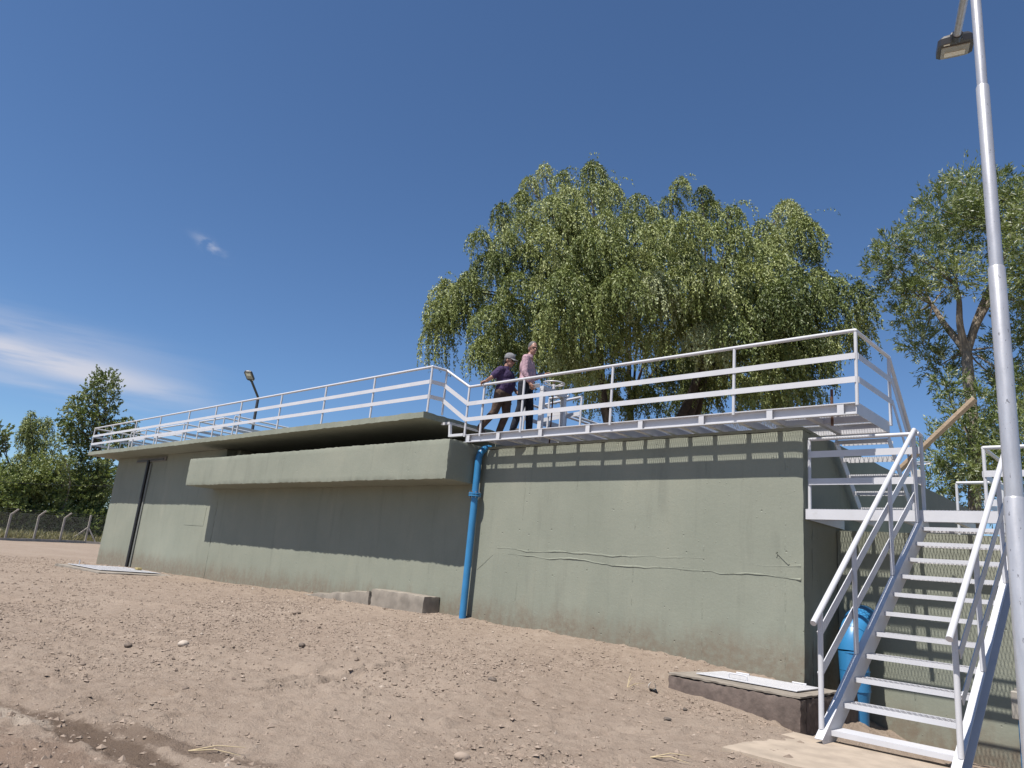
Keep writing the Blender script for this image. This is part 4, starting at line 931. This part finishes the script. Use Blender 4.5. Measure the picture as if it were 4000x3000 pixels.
def mops5(lst, dist, k=1.0):
    return [(at(*q5(x, y), dist+RNG.uniform(-1,1)), r_/2.073/2870*dist*k, h_/2.073/2870*dist) for x, y, r_, h_ in lst]
willow('willow_tree', 'slender weeping willow left of the dark poplar', gbase(110,76), mops5([(250,440,45,150),(215,500,50,150),(190,560,45,140),(260,540,50,160),(310,500,45,140),(380,490,45,120),(400,520,35,110),(340,580,45,150),(220,620,55,170),(280,660,55,170),(330,700,50,160),(240,760,60,170),(150,780,50,150),(180,860,60,160),(60,880,70,170),(20,960,70,170),(120,950,60,150)],76), M_WILLOW, .20, .07, 95, .085, (6,1.2), 2, group='trees beyond the fence', r0=.14)
bushy('leafy_tree', 'dark tree top at the very left edge of the photo', gbase(-60,68), clumps5([(40,590,35),(10,620,45),(30,680,35),(-30,650,60),(10,730,40),(-60,720,70),(-40,560,50),(-70,850,80)],68), M_POPLAR, .17, .12, 32, 20, (5,.5), .4, group='trees beyond the fence', r0=.18)
bushy('leafy_tree', 'rounded olive tree seen through the end of the deck railing', gbase(470,80), clumps5([(1040,530,55),(980,560,60),(920,580,55),(1070,600,50),(1000,640,70),(930,690,60),(870,780,60),(860,890,60),(840,990,70),(800,1080,70),(790,1170,60),(850,1090,60),(820,850,50)],80), M_WILLOW, .2, .10, 46, 22, (6,.5), .1, group='trees beyond the fence', r0=.2, droop=.5)
bushy('leafy_tree', 'pale feathery young tree between the slender willow and the poplar', gbase(210,69), clumps5([(440,640,45),(400,700,50),(470,700,45),(420,790,60),(490,800,60),(380,880,60),(460,900,70)],69), M_WILLOW, .18, .06, 40, 20, (4.5,.4), .3, M_BARKP, group='trees beyond the fence', r0=.10, droop=.4)
bl = ['bushy green thicket tree nearest the left edge behind the fence', 'bright leafy thicket behind the first fence posts', 'dense leafy thicket behind the middle fence posts', 'shady thicket behind the braced corner fence post', 'dark thicket tree against the end of the green wall']
sets = [[(-40,1000,90),(40,1060,90),(0,1150,90),(80,1180,80),(30,1280,80),(60,1370,70),(-40,1250,90),(120,1100,60)],
        [(200,1000,80),(270,1060,80),(180,1120,80),(260,1180,80),(180,1260,80),(270,1300,80),(200,1390,70),(290,1400,60)],
        [(330,930,80),(400,990,90),(330,1060,80),(430,1100,80),(360,1180,80),(440,1230,80),(380,1310,70),(460,1350,70),(340,1410,60)],
        [(520,960,80),(600,1000,80),(540,1080,80),(620,1130,80),(540,1200,70),(650,1230,70),(560,1320,70),(640,1370,70),(540,1410,60)],
        [(720,1000,80),(780,980,70),(690,1090,80),(760,1120,70),(720,1200,70),(700,1300,70),(760,1350,70),(820,1250,70),(760,1420,50),(860,950,60)]]
for k, (s_, lb) in enumerate(zip(sets, bl)):
    dd_ = 68+k*.8; s_ = s_+[(a_, 1440, 60) for a_ in range(int(min(q[0] for q in s_)), int(max(q[0] for q in s_))+30, 45)]+[(a_, 1340, 65) for a_ in range(int(min(q[0] for q in s_)), int(max(q[0] for q in s_))+30, 60)]
    bushy('thicket', lb, gbase(np.mean([q5(a,b)[0] for a,b,_ in s_]), dd_), clumps5(s_, dd_, 1.5, 1.45), M_SHRUB if k != 1 else M_WILLOW, .18, .10, 46, 20, (2.2,.7), .35, cat='shrub', group='thicket behind the fence', r0=.10, trunks=3, silver=.05)
# low weeds along the foot of the fence
n = 5200; t_ = RNG.random(n); seg_ = (t_*5).astype(int); fr = t_*5-seg_; Bs = np.array(bases)
Pw = Bs[seg_]*(1-fr[:,None])+Bs[seg_+1]*fr[:,None]; Pw[:,0] -= RNG.uniform(.2,3.0,n); Pw[:,2] += RNG.uniform(-.05,.5,n)*RNG.random(n)
wd = leaf_mesh('weeds', Pw, np.array((0,0,1.))+RNG.normal(size=(n,3))*.5, .45, .06, RNG.normal(.6,.2,n), leafmat('dry_grass', [(0,(.10,.11,.04)),(.5,(.20,.19,.08)),(1,(.34,.29,.16))]), None)
tag(wd, 'yellowish weeds along the foot of the fence', 'weeds', kind='stuff')

# ------------------------------------------------------------------ people
def cone_mesh(mb, p0, r0, p1, r1, n=14):
    p0, p1 = np.array(p0, float), np.array(p1, float); d = p1-p0; L = np.linalg.norm(d); d = d/L
    pts = [p0-d*r0*.98, p0-d*r0*.7, p0, p1, p1+d*r1*.7, p1+d*r1*.98]; rs = [r0*.15, r0*.71, r0, r1, r1*.71, r1*.15]
    mb.tube(pts, rs, n)
def ell(mb, c_, rx, ry, rz, ax=None, n=14):
    ax = np.eye(3) if ax is None else np.array(ax); pts = []; m_ = 9
    for la in np.linspace(-math.pi/2+.08, math.pi/2-.08, m_):
        for lo in np.linspace(0, 2*math.pi, n, endpoint=False):
            v = np.array((rx*math.cos(la)*math.cos(lo), ry*math.cos(la)*math.sin(lo), rz*math.sin(la))); pts.append(np.array(c_)+v@ax)
    fs = [(i*n+j, i*n+(j+1)%n, (i+1)*n+(j+1)%n, (i+1)*n+j) for i in range(m_-1) for j in range(n)]
    fs += [tuple(range(n-1,-1,-1)), tuple((m_-1)*n+j for j in range(n))]; mb.add(pts, fs)
def remesh(o, vox, it=4):
    r_ = o.modifiers.new('remesh', 'REMESH'); r_.mode = 'VOXEL'; r_.voxel_size = vox; r_.use_smooth_shade = True
    s_ = o.modifiers.new('smooth', 'SMOOTH'); s_.factor = .5; s_.iterations = it; return o
def make_person(name, label, base, fwd, J, headdir, mats, opts):
    fwd = np.array((fwd[0], fwd[1], 0.)); fwd /= np.linalg.norm(fwd); left = np.array((-fwd[1], fwd[0], 0.)); up = np.array((0,0,1.)); base = np.array(base, float)
    def W(p): return base+fwd*p[0]+left*p[1]+up*p[2]
    A = np.stack([fwd, left, up])
    e_ = empty(name, tuple(base), label, 'person')
    g_ = opts.get('girth', 1.0); hd_ = np.array((headdir[0], headdir[1], headdir[2])); hd_ /= np.linalg.norm(hd_)
    hl = np.cross(up, hd_); hl /= np.linalg.norm(hl); hu = np.cross(hd_, hl); H = np.stack([hd_, hl, hu])
    hc = W(J['head'])
    def HP(p): return hc+hd_*p[0]+hl*p[1]+hu*p[2]
    b = MB()      # body: head, neck, arms, hands, trunk and legs in one skin
    ell(b, HP((.0,0,.03)), .098, .076, .112, H); ell(b, HP((.025,0,-.055)), .072, .060, .068, H)
    ell(b, HP((.055,0,-.095)), .032, .036, .026, H)
    cone_mesh(b, HP((.090,0,.012)), .010, HP((.113,0,-.030)), .016)             # nose
    ell(b, HP((.085,0,.03)), .02, .055, .012, H)                                # brow
    ell(b, HP((.092,0,-.066)), .012, .026, .007, H)                             # lips
    for s in (-1, 1): ell(b, HP((-.008,s*.079,-.005)), .018, .010, .032, H)     # ears
    cone_mesh(b, W(J['neck']), .060, HP((-.02,0,-.07)), .054)
    cone_mesh(b, W(J['chest']), .13, W(J['neck']), .07); cone_mesh(b, W(J['pelvis']), .12, W(J['chest']), .13)
    for s in ('l', 'r'):
        cone_mesh(b, W(J[s+'sh']), .052, W(J[s+'el']), .042); cone_mesh(b, W(J[s+'el']), .042, W(J[s+'wr']), .029)
        cone_mesh(b, W(J[s+'hip']), .085, W(J[s+'kn']), .058); cone_mesh(b, W(J[s+'kn']), .056, W(J[s+'an']), .038)
        # hand: palm, four curled fingers, thumb
        wr = W(J[s+'wr']); hdn = fwd*J[s+'hd'][0]+left*J[s+'hd'][1]+up*J[s+'hd'][2]; hdn = hdn/np.linalg.norm(hdn)
        pn = fwd*J[s+'pn'][0]+left*J[s+'pn'][1]+up*J[s+'pn'][2]; pn = pn-hdn*(pn@hdn); pn = pn/np.linalg.norm(pn); sd = np.cross(hdn, pn)
        cone_mesh(b, wr, .028, wr+hdn*.03, .030); 
        for k in range(4):
            o_ = sd*(.030-.020*k); k0 = wr+hdn*.03+o_*.8; k1 = wr+hdn*.085+o_
            cone_mesh(b, k0, .013, k1, .0115)
            Lf = (.040,.046,.043,.033)[k]; k2 = k1+hdn*Lf*.75+pn*Lf*.55; k3 = k2+hdn*Lf*.05+pn*Lf*.75; k4 = k3-hdn*.012+pn*.012
            cone_mesh(b, k1, .0105, k2, .0098); cone_mesh(b, k2, .0098, k3, .009); cone_mesh(b, k3, .009, k4, .008)
        ts = wr+hdn*.025+sd*.028; t1_ = ts+hdn*.035+sd*.022+pn*.018; t2_ = t1_+hdn*.028+pn*.018
        cone_mesh(b, ts, .014, t1_, .0118); cone_mesh(b, t1_, .0115, t2_, .0095)
    bo = remesh(b.build('body', M_SKIN, e_, True), .0075, 3)
    # trousers
    t_ = MB(); cone_mesh(t_, W(J['lhip']), .105*g_, W(J['lkn']), .080); cone_mesh(t_, W(J['lkn']), .080, W(J['lan']), .066)
    cone_mesh(t_, W(J['rhip']), .105*g_, W(J['rkn']), .080); cone_mesh(t_, W(J['rkn']), .080, W(J['ran']), .066)
    ell(t_, W(np.array(J['pelvis'])+np.array((0,0,.0))), .135*g_, .175*g_, .13, A); remesh(t_.build('trousers', mats['trousers'], e_, True), .013, 4)
    # shirt
    s_ = MB(); pv = np.array(J['pelvis'], float); ch = np.array(J['chest'], float)
    ell(s_, W(ch+np.array((-.005,0,.02))), .135*g_, .185*g_, .20, A); ell(s_, W((pv+ch)/2+np.array((.035*g_,0,0))), .145*g_, .178*g_, .20, A)
    ell(s_, W(pv+np.array((.01,0,.055))), .140*g_, .182*g_, .16, A)
    sl_len = opts['sleeve']
    for s in ('l', 'r'):
        a_, b_, c_ = np.array(J[s+'sh'], float), np.array(J[s+'el'], float), np.array(J[s+'wr'], float)
        cone_mesh(s_, W(ch+np.array((0, .05*(1 if s == 'l' else -1), .14))), .085, W(a_), .080)
        if sl_len < 1: cone_mesh(s_, W(a_), .082, W(a_+(b_-a_)*sl_len), .076)
        else:
            cone_mesh(s_, W(a_), .080, W(b_), .062); cone_mesh(s_, W(b_), .060, W(b_+(c_-b_)*(sl_len-1)), .050)
    so_ = remesh(s_.build('shirt', mats['shirt'], e_, True), .013, 3)
    cl_ = MB(); nk = W(J['neck']); nd_ = unit(hc-nk)
    for k in range(12):
        a0, a1 = k/12*5.2+.55, (k+1)/12*5.2+.55
        P = lambda a, r_, h_: nk+np.array(fwd)*math.cos(a)*r_+left*math.sin(a)*r_+up*h_
        cl_.add([P(a0,.078,-.02),P(a1,.078,-.02),P(a1,.073,.035),P(a0,.073,.035),P(a0,.085,-.03),P(a1,.085,-.03),P(a1,.080,.032),P(a0,.080,.032)], [(3,2,1,0),(4,5,6,7),(2,3,7,6),(0,1,5,4)])
    cl_.build('collar', mats['shirt'], so_, True)
    for s in ('l', 'r'):
        an = np.array(J[s+'an'], float); fd = np.array(J.get(s+'foot', (1,0,0)), float); fd /= np.linalg.norm(fd)
        sh_ = MB(); cone_mesh(sh_, W(an+np.array((0,0,-.035))-fd*.03), .042, W(an+np.array((0,0,-.045))+fd*.13), .038); cone_mesh(sh_, W(an), .045, W(an+np.array((0,0,-.04))), .045)
        remesh(sh_.build('shoe', mats['shoe'], e_, True), .012, 2)
    # hair
    h_ = MB(); ell(h_, HP((-.019,0,.053)), .100, .086, .105, H); ell(h_, HP((-.045,0,-.005)), .062, .079, .072, H)
    ho = remesh(h_.build('hair', mats['hair'], e_, True), .009, 2)
    # cut the hair away from the face
    if opts.get('cap'):
        c_ = MB(); rows = []
        n = 20
        for k_, (rr_, zz) in enumerate(((1.0,.045),(1.02,.075),(.93,.12),(.72,.15),(.38,.167),(.05,.172))):
            rows += [HP((-.005+.112*rr_*math.cos(a), .092*rr_*math.sin(a), zz)) for a in np.linspace(0, 2*math.pi, n, endpoint=False)]
        c_.add(rows, [(i*n+j, i*n+(j+1)%n, (i+1)*n+(j+1)%n, (i+1)*n+j) for i in range(5) for j in range(n)]+[tuple(5*n+j for j in range(n))])
        co = c_.build('cap', mats['cap'], e_, True)
        v_ = MB(); r1, r2 = [], []
        for a in np.linspace(-1.15, 1.15, 11): r1.append((.09*math.cos(a)*1.1, .088*math.sin(a), .052)); r2.append((.075+.115*math.cos(a*.95), .082*math.sin(a), .035-.012*abs(a)))
        v_.add([HP(p) for p in r1]+[HP(p) for p in r2]+[HP((p[0],p[1],p[2]-.006)) for p in r1]+[HP((p[0],p[1],p[2]-.006)) for p in r2],
               [(i,i+1,12+i,11+i) for i in range(10)]+[(33+i,34+i,23+i,22+i) for i in range(10)]+[(11+i,12+i,34+i,33+i) for i in range(10)])
        v_.build('visor', mats['cap'], co, True)
    gl = MB()
    for s in (-1, 1):
        c0 = np.array((.100, s*.033, .008))
        if opts.get('sunglasses'):
            ell(gl, HP(c0), .008, .030, .020, H, 10)
        else:
            gl.tube([HP(c0+np.array((0, .026*math.cos(a), .018*math.sin(a)))) for a in np.linspace(0, 2*math.pi, 13)], .0035, 6, cap=False)
        gl.tube([HP((.098,s*.060,.012)), HP((.0,s*.083,.012))], .0035, 6)
    gl.tube([HP((.103,-.008,.012)), HP((.103,.008,.012))], .003, 6); gl.build('sunglasses' if opts.get('sunglasses') else 'glasses', M_BLACK, e_, True)
    if not opts.get('sunglasses'):
        ey = MB()
        for s in (-1, 1): ell(ey, HP((.085,s*.033,.008)), .010, .013, .008, H, 8)
        ey.build('eyes', simple('eye_dark', (.06,.045,.04), .3), e_, True)
    return e_, W
def cloth(name, col, var=.12, sc_=9):
    m, nt, p = mat_new(name); w = wpos(nt); n = noise(nt, scaled(nt, w, (1,1,.5)), sc_, 4, .6, .8)
    lnk(nt, ramp(nt, n, [(.3, tuple(c*(1-var) for c in col)), (.7, tuple(c*(1+var) for c in col))]), p.inputs['Base Color']); p.inputs['Roughness'].default_value = .9; p.inputs['Specular IOR Level'].default_value = .2
    bump(nt, p, noise(nt, scaled(nt, w, (1,1,.6)), 13, 3, .6, 1.2), .9, .03); return m
J1 = dict(head=(.06,0,1.50), neck=(.02,0,1.345), chest=(.0,0,1.13), pelvis=(-.01,0,.84), lsh=(.03,.20,1.28), lel=(.10,.27,1.02), lwr=(.26,.16,.86), lhd=(.7,-.2,-.3), lpn=(0,-1,0),
          rsh=(-.03,-.19,1.27), rel=(-.16,-.29,1.09), rwr=(-.29,-.22,1.035), rhd=(-.6,.12,-.12), rpn=(-.25,.0,-1), lhip=(.02,.10,.84), rhip=(-.02,-.10,.84), lkn=(.06,.11,.46), rkn=(-.10,-.10,.46), lan=(-.06,.11,.085), ran=(-.38,-.09,.13), rfoot=(.9,0,-.45))
p1, W1 = make_person('person', 'man in purple shirt and grey cap leaning on the walkway rail', (-9.90,9.93,PZ+.01), (.90,.40), J1, (.88,.30,-.16),
  dict(shirt=cloth('purple_cloth', (.052,.036,.085)), trousers=cloth('brown_cloth', (.088,.062,.050)), shoe=simple('brown_leather', (.06,.04,.03), .5), hair=simple('dark_hair', (.03,.025,.025), .8), cap=cloth('grey_cap', (.19,.19,.20))), dict(girth=1.2, sleeve=.72, cap=True, sunglasses=True))
J2 = dict(head=(.08,0,1.685), neck=(.03,0,1.525), chest=(.0,0,1.28), pelvis=(-.01,0,.96), lsh=(.03,.19,1.44), lel=(.10,.25,1.16), lwr=(.33,.20,1.235), lhd=(.9,-.05,.25), lpn=(0,-.3,-1),
          rsh=(.0,-.19,1.44), rel=(.01,-.25,1.14), rwr=(.13,-.24,.93), rhd=(.35,.02,-.9), rpn=(.6,.6,.2), lhip=(.02,.10,.96), rhip=(-.02,-.10,.96), lkn=(.10,.12,.52), rkn=(-.03,-.11,.52), lan=(.12,.13,.085), ran=(-.14,-.12,.085))
p2, W2 = make_person('person', 'grey haired man in pink shirt and glasses standing behind the walkway rail', (-9.345,9.95,PZ+.01), (.84,.54), J2, (.94,-.34,-.10),
  dict(shirt=cloth('pink_cloth', (.37,.245,.28)), trousers=cloth('navy_cloth', (.020,.022,.030)), shoe=simple('black_leather', (.03,.028,.028), .5), hair=simple('grey_hair', (.085,.083,.085), .8)), dict(girth=1.05, sleeve=1.75))
pc = W2((.20,-.225,.885)); m = MB(); m.bar(pc+np.array((-.07,-.04,-.015)), pc+np.array((.10,.06,.02)), (.2,-.3,.9), .075, .012)
tag(m.build('phone', simple('white_case', (.62,.60,.58), .4), None, bevel=.003), 'pale phone held at the hip by the pink shirted man', 'phone')
